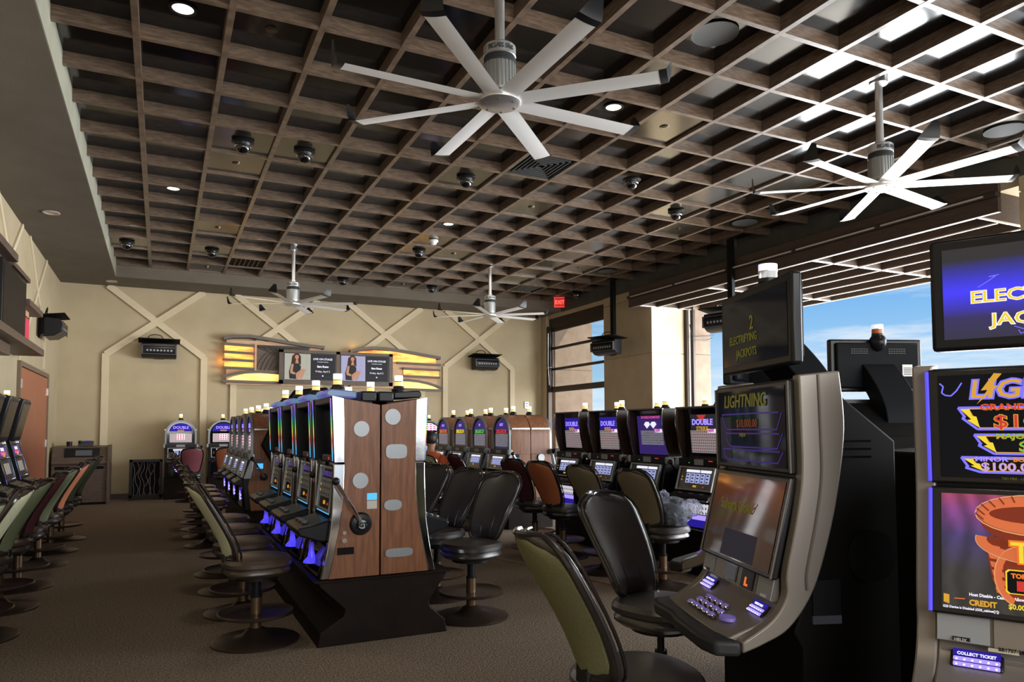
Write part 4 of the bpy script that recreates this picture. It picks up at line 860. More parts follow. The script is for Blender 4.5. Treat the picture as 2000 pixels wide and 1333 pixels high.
# ================================================================ POD MACHINES (curved dual-screen cabinets)
def curve_pts(P, n=6):
    out = []
    L = len(P)
    for i in range(L-1):
        p0, p1, p2, p3 = P[max(i-1, 0)], P[i], P[i+1], P[min(i+2, L-1)]
        for k in range(n):
            t = k/n
            out.append(tuple(.5*((2*p1[a])+(-p0[a]+p2[a])*t+(2*p0[a]-5*p1[a]+4*p2[a]-p3[a])*t*t+(-p0[a]+3*p1[a]-3*p2[a]+p3[a])*t**3) for a in (0, 1)))
    return out+[P[-1]]
def pod(kind):
    r = empty('video_slot_machine')
    # front line (screens) and outer bulging line of the S-shaped side frame, (y,z)
    front = curve_pts([(.02, .775), (.13, .845), (.19, .93), (.195, 1.02), (.235, 1.20), (.262, 1.37), (.262, 1.55), (.258, 1.75)])
    back = curve_pts([(.42, 1.765), (.435, 1.55), (.40, 1.30), (.35, 1.10), (.29, .94), (.20, .82), (.10, .765), (.02, .735)])
    for s in (-1, 1):
        sf = prt(r, 'side_frame', 'silver_paint', lambda m: m.prism(front+back, 'x', s*.43, s*.372), bevel=.010, ang=.9)
        prt(sf, 'groove', 'silver_dark', lambda m: m.tube([(s*.432, p[0]+.075, p[1]) for p in front[14:]], .006, 6))
    prt(r, 'core', 'black_plastic', lambda m: m.prism([(.20, .80), (.21, 1.02), (.275, 1.37), (.275, 1.74), (.40, 1.74), (.41, 1.5), (.37, 1.25), (.30, 1.0), (.24, .85)], 'x', -.372, .372), smooth=False)
    # tapering rear cabinet and pedestal
    def rear(m):
        A = [(.40, 1.72), (.42, 1.5), (.38, 1.25), (.30, .98), (.22, .80), (.26, .74), (.26, .0), (.74, .0), (.74, 1.50)]
        n = len(A); vs = []
        for s in (-1, 1):
            for y, z in A: vs.append((s*(.425-(y-.22)*.32), y, z))
        m.add(vs, [tuple(range(n)), tuple(range(2*n-1, n-1, -1))]+[(i, (i+1) % n, (i+1) % n+n, i+n) for i in range(n)])
    rc = prt(r, 'rear_cabinet', 'black_matte', rear, bevel=.01)
    prt(rc, 'round_grille', 'black_plastic', lambda m: m.cyl((.32, .58, 1.06), .10, .05, 28, axis='x'))
    prt(rc, 'vent_slot', 'black_plastic', lambda m: [m.box((.36, .50, 1.50-.03*k), (.03, .14, .008)) for k in range(3)], smooth=False)
    prt(rc, 'rating_plate', ['black_plastic', 'e_slate'], lambda m: (m.box((.395, .36, .92), (.02, .11, .13), 0), m.box((.400, .36, .84), (.016, .11, .03), 1)), smooth=False)
    # deck
    def dk(m):
        n = 14; top = []; 
        P = [(-.02, .775), (.04, .80), (.10, .822), (.15, .85), (.19, .90), (.20, .975)]
        Bt = [(-.02, .745), (.05, .745), (.12, .77), (.18, .82), (.22, .88), (.235, .96)]
        m.prism(P+Bt[::-1], 'x', -.372, .372)
    d = prt(r, 'deck', 'silver_paint', dk, bevel=.006, ang=.9)
    prt(r, 'armrest', 'rubber', lambda m: (m.prism([(-.425, .02), (-.40, -.075), (-.30, -.10), (-.12, -.085), (0, -.10), (.12, -.10), (.30, -.10), (.40, -.075), (.425, .02), (.25, -.015), (0, -.035), (-.25, -.015)], 'z', .72, .778)), bevel=.016, seg=3)
    # mid panels between the deck and the lower screen
    prt(r, 'mid_panel', 'silver_dark', lambda m: m.prism([(.155, .905), (.175, .99), (.19, .99), (.185, .905)], 'x', -.372, .372), smooth=False)
    def mp(n_, mm, x0, x1, z0, z1, dd=.004, par=None):
        f = lambda z: .155+.02*(z-.905)/.085-dd
        return prt(par or r, n_, mm, lambda m: m.prism([(f(z0), z0), (f(z1), z1), (f(z1)+.006, z1), (f(z0)+.006, z0)], 'x', x0, x1), smooth=False)
    mp('speaker_grille', 'grey', -.37, -.235, .908, .985); mp('speaker_grille', 'grey', .235, .37, .908, .985)
    mp('centre_panel', 'silver_paint', -.225, .225, .905, .988)
    q = mp('player_display', 'tv_glass', -.10, .03, .915, .98, .008); mp('graph', 'e_grey', -.09, .02, .92, .975, .010, q)
    q = mp('bill_slot', 'black_plastic', .085, .205, .912, .982, .010); mp('arrow', 'e_orange', .13, .14, .925, .955, .014, q); mp('arrow', 'e_orange', .13, .16, .922, .93, .014, q)
    q = mp('badge', 'black_plastic', -.33, -.285, .912, .922, .008); text('HELIX', -.325, .913, .012, 'e_ivory', q, y=.140, bold=.0003)
    q = mp('badge', 'aluminium', -.24, -.165, .895, .905, .012)
    q = mp('badge', 'aluminium', .285, .33, .912, .922, .008)
    # blue ticket / bill lights set in the curve of the deck
    for x in (-.27, .27):
        R = Matrix.Rotation(-.75, 3, 'X')
        t_ = prt(r, 'ticket_slot', 'black_plastic', lambda m: m.box((x, .150, .858), (.135, .055, .012), rot=Matrix.Rotation(.75, 3, 'X')), bevel=.006)
        prt(t_, 'lit_label', 'e_deep', lambda m: m.box((x, .157, .876), (.12, .020, .006), rot=Matrix.Rotation(.95, 3, 'X')), smooth=False)
        prt(t_, 'light_bar', 'e_violet', lambda m: (m.box((x, .143, .861), (.118, .013, .008), rot=Matrix.Rotation(.75, 3, 'X')), m.box((x, .130, .849), (.118, .013, .008), rot=Matrix.Rotation(.75, 3, 'X'))), bevel=.003)
        prt(t_, 'diode', 'e_white', lambda m: [m.sph((x-.05+.02*k, .136+dy, .862+dz), .0035, 6) for k in range(6) for dy, dz in ((0, .0), (-.013, -.012))])
        text('COLLECT TICKET' if x < 0 else 'INSERT HERE', x, .872, .0125, 'e_white', t_, y=.148, align='CENTER', bold=.0004, tilt=-.6)
    # keyboard of domed buttons
    for row in range(3):
        for k in range(5):
            x = -.13+.062*k+.012*row; y = .015+.036*row; z = .806+.0115*row
            if row == 2 and k == 4: continue
            bt = prt(d, 'button', 'chrome', lambda m: m.lathe([(.026, 0), (.028, .008), (.025, .011)], (x, y, z-.006), 16, sy=.58))
            prt(d, 'button_cap', 'violet_cap', lambda m: m.lathe([(.023, .0), (.022, .006), (1e-5, .011)], (x, y, z+.004), 14, sy=.56))
    prt(d, 'play_button', 'violet_cap', lambda m: m.lathe([(.05, 0), (.048, .012), (1e-5, .018)], (.20, .05, .806), 20, sy=.6))
    # screens
    def scr(n_, z0, z1, y0, y1, mm):
        S = prt(r, n_, 'tv_black', lambda m: m.prism([(y0, z0), (y1, z1), (y1+.03, z1), (y0+.03, z0)], 'x', -.385, .385), bevel=.008)
        for s in (-1, 1): prt(S, 'edge_light', 'edge_blue' if not dim else 'silver_dark', lambda m: m.tube([(s*.385, y0-.001, z0+.006), (s*.385, y1-.001, z1-.006)], .0055, 8))
        f = lambda z: y0+(y1-y0)*(z-z0)/(z1-z0)
        prt(S, 'display', mm, lambda m: m.add([(-.355, f(z0+.02)-.002, z0+.02), (.355, f(z0+.02)-.002, z0+.02), (.355, f(z1-.02)-.002, z1-.02), (-.355, f(z1-.02)-.002, z1-.02)], [(0, 1, 2, 3)]), smooth=False, recalc=False)
        return S, f
    dim = kind != 'F'
    S1, f1 = scr('lower_screen', .985, 1.365, .150, .240, 'tiki_bg' if not dim else 'screen_brown')
    S2, f2 = scr('upper_screen', 1.375, 1.735, .240, .235, 'screen_black')
    def flat(par, f, pts, mm, d=.004, n_='artwork'):
        return prt(par, n_, mm, lambda m: m.add([(x, f(z)-d, z) for x, z in pts], [tuple(range(len(pts)))]), smooth=False, recalc=False)
    def line(par, f, pts, wd, mm, d=.004):
        m = MB()
        for a, b2 in zip(pts[:-1], pts[1:]): m.bar((a[0], f(a[1])-d, a[1]), (b2[0], f(b2[1])-d, b2[1]), wd, .001, nrm=(0, 1, .0))
        build(m, 'line_art', mm, par, smooth=False)
    if kind == 'F':
        zz = lambda z: z
        for s, x, z, size, mm in (('LIGHTNING', -.272, 1.642, .078, 'e_gold'),):
            text(s, x, z, size, 'e_blue', S2, y=f2(z)-.005, bold=.0055, sx=1.15, shear=.12); text(s, x, z, size, mm, S2, y=f2(z)-.008, bold=.001, sx=1.15, shear=.12)
        flat(S2, f2, [(-.205, 1.716), (-.240, 1.664), (-.222, 1.666), (-.252, 1.622), (-.195, 1.678), (-.213, 1.677), (-.185, 1.714)], 'e_gold', .011)
        line(S2, f2, [(-.29, 1.69), (-.305, 1.665), (-.32, 1.65), (-.335, 1.652), (-.345, 1.66), (-.34, 1.68), (-.35, 1.69)], .004, 'e_blue')
        for (x0, z0, zb) in ((-.302, 1.612, 1.545), (-.262, 1.528, 1.47), (-.298, 1.458, 1.413)):
            line(S2, f2, [(.20, z0), (x0+.02, z0), (x0, z0), (x0+.018, z0-.03), (x0+.010, z0-.032), (x0+.05, zb), (.30, zb)], .007, 'e_blue', .004)
            line(S2, f2, [(.20, z0-.004), (x0+.028, z0-.004), (x0+.056, zb+.004), (.30, zb+.004)], .003, 'e_gold', .006)
            h_ = z0-zb
            flat(S2, f2, [(x0+.006, z0-.004), (x0+.03, z0-.004), (x0+.036, z0-h_*.38), (x0+.048, z0-h_*.42), (x0+.056, zb+.004), (x0+.024, zb+h_*.42), (x0+.034, zb+h_*.46)], 'e_yellow', .007)
        for s, x, z, size, a, b2 in (('GRAND', -.245, 1.604, .026, 'e_red', 'e_orange'), ('$10,000', -.212, 1.550, .056, 'e_red', 'e_gold'), ('MAJOR', -.206, 1.516, .022, 'e_green', 'e_gold'), ('$500.00', -.15, 1.478, .045, 'e_green', 'e_gold'),
                                     ('MINOR', -.262, 1.447, .020, 'e_violet', 'e_blue'), ('BONUS', -.165, 1.447, .016, 'e_orange', 'e_gold'), ('$100.00', -.248, 1.419, .034, 'e_violet', 'e_gold')):
            text(s, x, z, size, b2, S2, y=f2(z)-.006, bold=size*.035, sx=1.3); text(s, x, z, size, a, S2, y=f2(z)-.010, bold=.0, sx=1.3)
        text('TIKI FIRE - LIGHTNING LINK', -.195, 1.392, .010, 'e_olive', S2, y=f2(1.39)-.006, bold=.0002)
        # carved torch head wrapped in bands
        def ell(cx, cz, a, b2, n=30, a0=0, a1=2*PI): return [(cx+a*math.cos(a0+(a1-a0)*k/n), cz+b2*math.sin(a0+(a1-a0)*k/n)) for k in range(n+1)]
        flat(S1, f1, [(-.245, 1.22), (-.225, 1.10), (-.20, 1.045), (.0, 1.045), (.04, 1.22)], 'e_tikidark', .004)
        flat(S1, f1, ell(-.115, 1.275, .140, .072)[:-1], 'e_tikidark', .005)
        def band(cx, cz, a, b2, wd, a0, a1, d, mm='e_tiki'):
            o_ = ell(cx, cz, a+wd/2, b2+wd/2, 24, a0, a1); i_ = ell(cx, cz, a-wd/2, b2-wd/2, 24, a0, a1)
            m = MB(); n = len(o_); m.add([(x, f1(z)-d, z) for x, z in o_+i_], [(k, k+1, n+k+1, n+k) for k in range(n-1)]); build(m, 'artwork', mm, S1, smooth=False, recalc=False)
        band(-.115, 1.290, .130, .040, .030, 0, 2*PI, .008); band(-.115, 1.290, .150, .058, .004, 0, 2*PI, .009, 'e_tikilight')
        band(-.10, 1.215, .150, .050, .026, PI*.95, 2*PI, .010); band(-.10, 1.215, .165, .065, .003, PI*.95, 2*PI, .011, 'e_tikilight')
        band(-.09, 1.315, .10, .022, .022, PI*.0, PI*1.0, .010)
        for k in range(7):
            a = PI*(.55+.075*k); cx, cz = -.115+.150*math.cos(a), 1.29+.058*math.sin(a); line(S1, f1, [(cx, cz), (cx*.86-.016, cz-.018)], .004, 'e_tikidark', .012)
        band(-.155, 1.115, .055, .075, .018, PI*.45, PI*1.4, .009); band(-.155, 1.115, .064, .084, .003, PI*.45, PI*1.4, .010, 'e_tikilight')
        for k in range(6): flat(S1, f1, [(-.238+.004*k, 1.20-.024*k), (-.205+.003*k, 1.195-.024*k), (-.203+.003*k, 1.180-.024*k), (-.234+.004*k, 1.184-.024*k)], 'e_tiki', .006)
        for k in range(7): flat(S1, f1, [(-.235+.035*k, 1.217-.006*k), (-.215+.035*k, 1.216-.006*k), (-.222+.035*k, 1.232-.004*k)], 'e_tikidark', .013)
        text('TIKI', -.178, 1.155, .085, 'e_orange', S1, y=f1(1.16)-.014, bold=.006); text('TIKI', -.178, 1.155, .085, 'e_yellow', S1, y=f1(1.16)-.018, bold=.001)
        bx = [(-.192, 1.072), (-.192, 1.128), (-.185, 1.134), (.10, 1.134), (.10, 1.066), (-.185, 1.066)]
        flat(S1, f1, bx, 'e_yellow', .014); flat(S1, f1, [(x+(.004 if x < 0 else -.004), z+(.003 if z < 1.1 else -.003)) for x, z in bx], 'screen_black', .016)
        text('TOP AWARD', -.178, 1.112, .018, 'e_orange', S1, y=f1(1.11)-.020, bold=.001); flat(S1, f1, [(-.165, 1.076), (-.165, 1.104), (.05, 1.104), (.05, 1.076)], 'e_red', .018)
        for s, x, z, size, mm, bo in (('Host Disable - Cashout Allowed', -.284, 1.047, .0125, 'e_white', .0003), ('CREDIT', -.284, 1.021, .0225, 'e_gold', .001), ('$0.00', -.187, 1.023, .020, 'e_yellow', .0005), ('G2S Device is Disabled (G2S_cabinet[1])', -.352, 1.007, .0095, 'e_white', .0002)):
            text(s, x, z, size, mm, S1, y=f1(z)-.006, bold=bo, sx=.9)
        flat(S1, f1, [(-.35, 1.022), (-.335, 1.018), (-.335, 1.044), (-.35, 1.046)], 'e_gold', .005); line(S1, f1, [(-.322, 1.035), (-.295, 1.036)], .003, 'e_tiki')
        text('BB1707-2836', -.215, .901, .014, 'black_matte', r, y=.139, bold=.0003)
    elif kind == 'E':
        text('LIGHTNING', -.27, 1.642, .078, 'e_olive', S2, y=f2(1.65)-.006, bold=.001, sx=1.1, shear=.12)
        for (x0, z0, zb) in ((-.302, 1.612, 1.545), (-.262, 1.528, 1.47), (-.298, 1.458, 1.413)):
            line(S2, f2, [(.30, z0), (x0, z0), (x0+.018, z0-.03), (x0+.010, z0-.032), (x0+.05, zb), (.28, zb), (.33, z0)], .006, 'e_purple', .004)
        text('$10,000.00', -.13, 1.555, .05, 'e_amberdim', S2, y=f2(1.55)-.006); text('MAJOR', -.10, 1.515, .022, 'e_olive', S2, y=f2(1.5)-.006)
        flat(S2, f2, [(-.33, 1.41), (-.33, 1.60), (-.20, 1.60), (-.20, 1.41)], 'e_dim', .003)
        text('Sahara Gold', -.24, 1.20, .070, 'e_olive', S1, y=f1(1.2)-.006, shear=.2)
        flat(S1, f1, [(-.15, 1.01), (-.15, 1.12), (.20, 1.12), (.20, 1.01)], 'e_dim', .003)
    # top monitor on its curved arm, with candle
    T = prt(r, 'top_monitor', 'black_plastic', lambda m: m.bb((-.37, .262, 1.795), (.37, .31, 2.155)), bevel=.012)
    prt(T, 'display', 'jackpot_bg' if not dim else 'screen_black', lambda m: m.add([(-.335, .2605, 1.83), (.335, .2605, 1.83), (.335, .2605, 2.12), (-.335, .2605, 2.12)], [(0, 1, 2, 3)]), smooth=False, recalc=False)
    if kind == 'F':
        for s, x, z in (('ELECTRIFYING', -.262, 1.942), ('JACKPOTS', -.208, 1.868)):
            text(s, x, z, .052, 'e_white', T, y=.2585, bold=.0025, shear=0, sx=1.22); text(s, x, z, .052, 'e_yellow', T, y=.256, bold=.0004, sx=1.22)
        m = MB(); rn = random.Random(5)
        for (x, z) in ((-.24, 1.99), (-.15, 1.86), (-.12, 2.0), (0, 1.86), (.15, 1.99)):
            p = (x, z)
            for k in range(5):
                q = (p[0]+rn.uniform(-.02, .03), p[1]+rn.uniform(-.014, .014)); m.bar((p[0], .2595, p[1]), (q[0], .2595, q[1]), .002, .001, nrm=(0, 1, 0)); p = q
        build(m, 'line_art', 'e_blue', T, smooth=False)
    elif kind == 'E':
        text('2', -.03, 1.975, .085, 'e_olive', T, y=.258, bold=.001)
        for s, x, z in (('ELECTRIFYING', -.26, 1.925), ('JACKPOTS', -.18, 1.862)): text(s, x, z, .052, 'e_olive', T, y=.258, sx=.92)
    prt(T, 'rear_shell', 'black_rough', lambda m: m.bb((-.33, .305, 1.82), (.33, .335, 2.13)), bevel=.012)
    prt(T, 'vent_slot', 'dark_grey', lambda m: [m.box((x, .337, 2.085-.014*j), (.016, .004, .005)) for x in [sx*(.09+.02*k) for sx in (-1, 1) for k in range(7)] for j in range(3)], smooth=False)
    prt(T, 'rating_label', ['white', 'dark_grey'], lambda m: (m.bb((-.27, .336, 1.90), (-.19, .339, 1.98), 0), [m.bb((-.262, .339, 1.91+.011*k), (-.20, .340, 1.915+.011*k), 1) for k in range(5)]), smooth=False)
    prt(r, 'monitor_arm', 'black_rough', lambda m: m.prism(curve_pts([(.62, 1.50), (.60, 1.66), (.52, 1.80), (.40, 1.93), (.325, 1.99)], 5)+curve_pts([(.325, 1.84), (.36, 1.80), (.42, 1.72), (.44, 1.60), (.43, 1.45)], 5), 'x', -.13, .13), bevel=.012)
    cn = prt(T, 'candle', 'black_plastic', lambda m: (m.sph((.0, .335, 2.13), .062, 16), m.cyl((0, .335, 2.175), .042, .03, 16)))
    prt(cn, 'lamp', 'orange_lamp' if kind == 'G' else 'clear_lamp', lambda m: m.cyl((0, .335, 2.205), .040, .03, 18)); prt(cn, 'lamp', 'violet_lamp', lambda m: m.cyl((0, .335, 2.236), .040, .03, 18)); prt(cn, 'ring', 'aluminium', lambda m: m.cyl((0, .335, 2.2205), .0415, .003, 18))
    return r
em('edge_blue', (.10, .08, .95), 1.1)
em('screen_black', (.006, .006, .008), .8); MATS['screen_black'].node_tree.nodes['Principled BSDF'].inputs['Roughness'].default_value = .06
ramp_emit('screen_brown', [(0, (.05, .03, .02)), (.5, (.055, .028, .015)), (.85, (.14, .04, .012)), (1, (.06, .02, .012))], a=.99, b=1.36, s=.7); MATS['screen_brown'].node_tree.nodes['Principled BSDF'].inputs['Roughness'].default_value = .06
mat('violet_cap', (.22, .18, .42), .18, emit=(.16, .10, .5), es=.25)
for n_ in ('jackpot_bg', 'tiki_bg'): MATS[n_].node_tree.nodes['Principled BSDF'].inputs['Roughness'].default_value = .12
for kd, x, y, deg, l in (('E', 2.013, 2.388, -109, 'curved video slot seen side-on, tray and silver S-shaped frame, right of the glaring stool'),
                         ('F', 2.18, 1.05, -62.5, 'curved video slot at the right edge with the glowing LIGHTNING and tiki screens'),
                         ('H', 3.04, 3.52, -155.5, 'curved video slot half hidden behind the side-on one, only its silver tray showing'),
                         ('G', 4.50, 3.62, 158, 'curved video slot seen from behind, black monitor back with vents and a white label')):
    p_ = pod(kd); p_.location = (x, y, 0); p_.rotation_euler = (0, 0, math.radians(deg)); p_.scale = (1 if kd == 'F' else .88, 1, 1); tag(p_, l, 'slot machine', 'curved video slots of the near right pod')
m = MB(); m.cyl((3.73, 1.86, .72), .80, 1.44, 8); o = build(m, 'pod_core', 'black_matte', bevel=.02); tag(o, 'dark octagonal core column in the middle of the curved-slot pod', 'column')

# ================================================================ BACK WALL FURNISHINGS
def wx(zx): return 1.3+(400+zx/4-433)*(2.4/199)          # left sculpture, zoomed pixel -> world x
def wz(zy): return 3.83-(540+zy/4-655)*.01237
def sculpt(name, label, px, roof, slats, ambers, wood, arch, lat=None):
    r = empty(name, (0, 0, 0)); tag(r, label, 'wall light', 'backlit wall sculptures')
    y = YB
    m = MB(); tp = [(px(a), wz(b2)) for a, b2 in roof]; m.strip(tp, [(a, b2-.075) for a, b2 in tp], y-.28, y-.02); build(m, 'wavy_roof', 'slat_grey', r)
    for (a, b2, c_, d_) in wood:
        m = MB(); m.bb((px(a), y-.125, wz(b2)), (px(c_), y-.06, wz(d_))); build(m, 'wood_panel', 'oak', r, smooth=False)
    for mm, pts in ambers:
        m = MB(); m.prism([(px(a), wz(b2)) for a, b2 in pts], 'y', y-.17, y-.13); build(m, 'amber_panel', mm, r, smooth=False)
    for (a, b2, c_, d_) in slats:
        m = MB(); m.bar((px(a), y-.21, wz(b2)), (px(c_), y-.21, wz(d_)), .055, .08, nrm=(0, 1, 0)); build(m, 'slat', 'slat_grey', r, smooth=False)
    m = MB(); ap = [(px(a), wz(b2)) for a, b2 in arch]; m.strip(ap, [(a, b2-.06) for a, b2 in ap], y-.26, y-.17); build(m, 'curved_slat', 'slat_grey', r)
    if lat:
        m = MB(); m.bb((px(385), y-.135, wz(728)), (px(800), y-.13, wz(548))); build(m, 'lattice_backing', 'walnut', r, smooth=False)
        for k in range(6):
            m = MB(); c = curve_pts([(px(390+k*32), wz(728)), (px(420+k*34), wz(650)), (px(470+k*30), wz(590)), (px(530+k*26), wz(548))], 4); m.tube([(a, y-.16, b2) for a, b2 in c], .012, 5); build(m, 'lattice_rod', 'slat_grey', r)
        for k in range(4):
            m = MB(); m.tube([(px(400+k*45), y-.18, wz(545)), (px(560+k*20), y-.18, wz(610+k*22))], .011, 5); build(m, 'lattice_rod', 'slat_grey', r)
        m = MB(); m.bb((px(368), y-.24, wz(735)), (px(384), y-.12, wz(525))); build(m, 'post', 'oak', r, smooth=False)
        m = MB(); m.bb((px(384), y-.24, wz(548)), (px(800), y-.17, wz(532))); build(m, 'slat', 'tv_black', r, smooth=False)
    return r
s1 = sculpt('wall_light_sculpture', 'left backlit amber wall sculpture with wavy roof, slats and curved lattice', wx,
       [(135, 480), (200, 462), (330, 455), (450, 468), (600, 488), (750, 505), (920, 517)],
       [(130, 531, 370, 541), (130, 595, 370, 601), (130, 655, 370, 660), (130, 717, 370, 722), (130, 822, 575, 830)],
       [('amber_glass', [(145, 543), (362, 550), (362, 715), (145, 712)]), ('yellow_glass', [(165, 808), (570, 812), (570, 754), (420, 752), (300, 760), (210, 785)])],
       [(160, 845, 900, 498)], [(130, 780), (190, 762), (260, 745), (340, 735), (430, 733), (570, 740)], True)
wx2 = lambda zx: 4.34+(400+zx/4-681)*.01408
s2 = sculpt('wall_light_sculpture', 'right backlit amber wall sculpture with wavy roof and stepped slats', wx2,
       [(1120, 540), (1180, 518), (1280, 503), (1380, 503), (1500, 516), (1600, 530), (1710, 548), (1815, 562)],
       [(1475, 630, 1820, 635), (1520, 677, 1815, 682), (1520, 741, 1815, 747), (1475, 852, 1830, 858)],
       [('amber_glass', [(1150, 608), (1480, 622), (1785, 622), (1785, 575), (1600, 552), (1450, 533), (1300, 530), (1180, 552)]), ('amber_glass', [(1530, 736), (1810, 740), (1810, 687), (1530, 684)]),
        ('yellow_glass', [(1475, 842), (1805, 845), (1740, 810), (1620, 788), (1475, 782)])],
       [(1130, 850, 1800, 600)], [(1475, 768), (1560, 767), (1640, 774), (1720, 790), (1830, 826)])
# twin screens in a wooden frame
tv = empty('framed_screens', (0, 0, 0)); tag(tv, 'wood-framed pair of screens advertising LIVE ON STAGE, between the amber sculptures', 'screen')
TX0, TX1, TZ0, TZ1 = 2.57, 5.42, 2.675, 3.515; yf = YB-.35
prt(tv, 'frame', 'walnut', lambda m: (m.bb((TX0, yf, TZ0), (TX0+.10, YB-.30, TZ1)), m.bb((TX1-.10, yf, TZ0), (TX1, YB-.30, TZ1)), m.bb((TX0, yf, TZ0), (TX1, YB-.30, TZ0+.09)), m.bb((TX0, yf, TZ1-.07), (TX1, YB-.30, TZ1)), m.bb((3.95, yf, TZ0), (4.05, YB-.30, TZ1))), smooth=False)
prt(tv, 'backing', 'walnut', lambda m: m.bb((TX0+.02, YB-.31, TZ0+.02), (TX1-.02, YB-.05, TZ1-.02)), smooth=False)
for x0, x1, bgm in ((2.67, 3.95, 'e_photo'), (4.05, 5.32, 'e_photo2')):
    S = prt(tv, 'screen', 'tv_black', lambda m: m.bb((x0, yf+.02, TZ0+.09), (x1, yf+.03, TZ1-.07)), smooth=False)
    ww = x1-x0; xm = x0+ww*.51
    prt(S, 'photo', bgm, lambda m: m.bb((x0+.03, yf+.016, TZ0+.11), (xm, yf+.019, TZ1-.09)), smooth=False)
    prt(S, 'caption_field', 'e_slate', lambda m: m.bb((xm+.005, yf+.016, TZ0+.11), (x1-.03, yf+.019, TZ1-.09)), smooth=False)
    # seated woman in a dark dress, as flat printed shapes
    cx = x0+ww*.25; b_ = TZ0+.11
    def fl_(pts, mm, d): prt(S, 'photo_figure', mm, lambda m: m.add([(cx+a*1.25, yf+.015-d, b_+c_*1.0) for a, c_ in pts], [tuple(range(len(pts)))]), smooth=False, recalc=False)
    oval = lambda a, c_, ra, rc, n=16: [(a+ra*math.cos(-2*PI*k/n), c_+rc*math.sin(-2*PI*k/n)) for k in range(n)][::-1]
    fl_([(-.11, .38), (-.09, .58), (-.03, .645), (.03, .645), (.075, .58), (.08, .36), (.03, .42), (-.05, .42)], 'e_hairb', .001)
    fl_([(-.14, .02), (-.15, .20), (-.11, .38), (-.05, .42), (.04, .41), (.08, .32), (.06, .10), (.0, .01)], 'e_dress', .002)
    fl_(oval(.0, .555, .038, .055), 'e_skin', .003); fl_([(-.03, .40), (.035, .40), (.02, .50), (-.015, .50)], 'e_skin', .003)
    fl_([(-.13, .22), (-.10, .38), (-.06, .38), (-.08, .20), (-.02, .16), (-.04, .12), (-.12, .15)], 'e_skin', .004)
    fl_([(-.02, .15), (.10, .27), (.17, .25), (.10, .02), (.05, .02), (.10, .19), (.03, .02), (-.01, .02)], 'e_skin', .004)
    prt(S, 'photo_line', 'e_ivory', lambda m: (m.bb((x0+ww*.43, yf+.012, b_+.15), (x0+ww*.437, yf+.015, TZ1-.1)), m.bb((x0+ww*.40, yf+.012, b_+.12), (x0+ww*.48, yf+.015, b_+.13))), smooth=False)
    tcx = (xm+x1-.03)/2
    for s, z, size, bo in (('LIVE ON STAGE', 3.285, .068, .001), ('THE EVENT CENTER', 3.225, .030, 0), ('Sara Evans', 3.10, .066, .003), ('Friday, April 5', 2.98, .062, .0)):
        text(s, tcx, z, size, 'e_white', S, y=yf+.012, align='CENTER', bold=bo)
    prt(S, 'ornament', ['e_white', 'e_grey'], lambda m: (m.cyl((tcx, yf+.013, 2.89), .018, .003, 12, 0, 'y'), m.bb((tcx-.22, yf+.013, 2.865), (tcx-.03, yf+.015, 2.868), 1), m.bb((tcx+.03, yf+.013, 2.865), (tcx+.22, yf+.015, 2.868), 1)), smooth=False)
light('sculpture_glow', 'POINT', (1.28, YB-.08, 3.2), 1.5, (1, .42, .08), shadow_soft_size=.1); light('sculpture_glow', 'POINT', (4.45, YB-.08, 3.72), .7, (1, .5, .12), shadow_soft_size=.1)
# hanging / wall-mounted black speaker boxes
def wallbox(x, y, z, rz, label, hang=None):
    r = empty('wall_speaker', (x, y, z)); r.rotation_euler = (0, 0, rz); tag(r, label, 'speaker', 'black speaker boxes with a flat shield plate')
    sh = [(.0, .17), (-.02, .19), (-.24, .17), (-.30, .05), (-.28, -.06), (-.16, -.15), (0, -.17)]
    prt(r, 'housing', 'black_plastic', lambda m: m.prism([(a-.12, c_) for a, c_ in sh], 'x', -.36, .36), bevel=.015)
    fr_ = prt(r, 'front_frame', 'dark_grey', lambda m: (m.bb((-.34, -.415, -.09), (.34, -.405, -.07)), m.bb((-.34, -.42, .10), (.34, -.41, .12)), m.bb((-.36, -.42, -.09), (-.33, -.40, .12)), m.bb((.33, -.42, -.09), (.36, -.40, .12))), bevel=.004, smooth=False)
    prt(fr_, 'cone_row', 'grey', lambda m: [m.lathe([(.012, 0), (.022, -.01), (.024, -.01)], (-.24+.07*k, -.405, .0), 10, axis='y') for k in range(8)])
    prt(r, 'shield_plate', 'black_matte', lambda m: m.box((0, -.22, .235), (.86, .46, .018), rot=Matrix.Rotation(-.12, 3, 'X')), bevel=.004, smooth=False)
    prt(r, 'bracket', 'black_plastic', lambda m: (m.box((0, -.05, .05), (.14, .14, .30)), m.box((0, -.02, 0), (.2, .03, .34))), bevel=.006)
    prt(r, 'cable', 'black_plastic', lambda m: m.tube(curve_pts3([(-.25, -.12, .24), (-.22, -.14, .34), (-.10, -.14, .39), (.04, -.12, .36), (.08, -.1, .25)]), .010, 6))
    if hang: prt(r, 'drop_post', 'black_matte', lambda m: m.bb((-.05, -.05, -.05), (.05, .05, hang-z)), bevel=.004, smooth=False)
def curve_pts3(P, n=5):
    o_ = []
    for i in range(len(P)-1):
        p0, p1, p2, p3 = P[max(i-1, 0)], P[i], P[i+1], P[min(i+2, len(P)-1)]
        for k in range(n):
            t = k/n; o_.append(tuple(.5*((2*p1[a])+(-p0[a]+p2[a])*t+(2*p0[a]-5*p1[a]+4*p2[a]-p3[a])*t*t+(-p0[a]+3*p1[a]-3*p2[a]+p3[a])*t**3) for a in range(3)))
    return o_+[P[-1]]
wallbox(-.06, YB, 3.36, 0, 'black speaker box on the back wall under the leftmost crossed moulding'); wallbox(8.10, YB, 3.36, 0, 'black speaker box on the back wall under the right crossed moulding')
wallbox(XL, 15.7, 3.42, PI/2, 'black speaker box on the left wall beside the framed red poster')
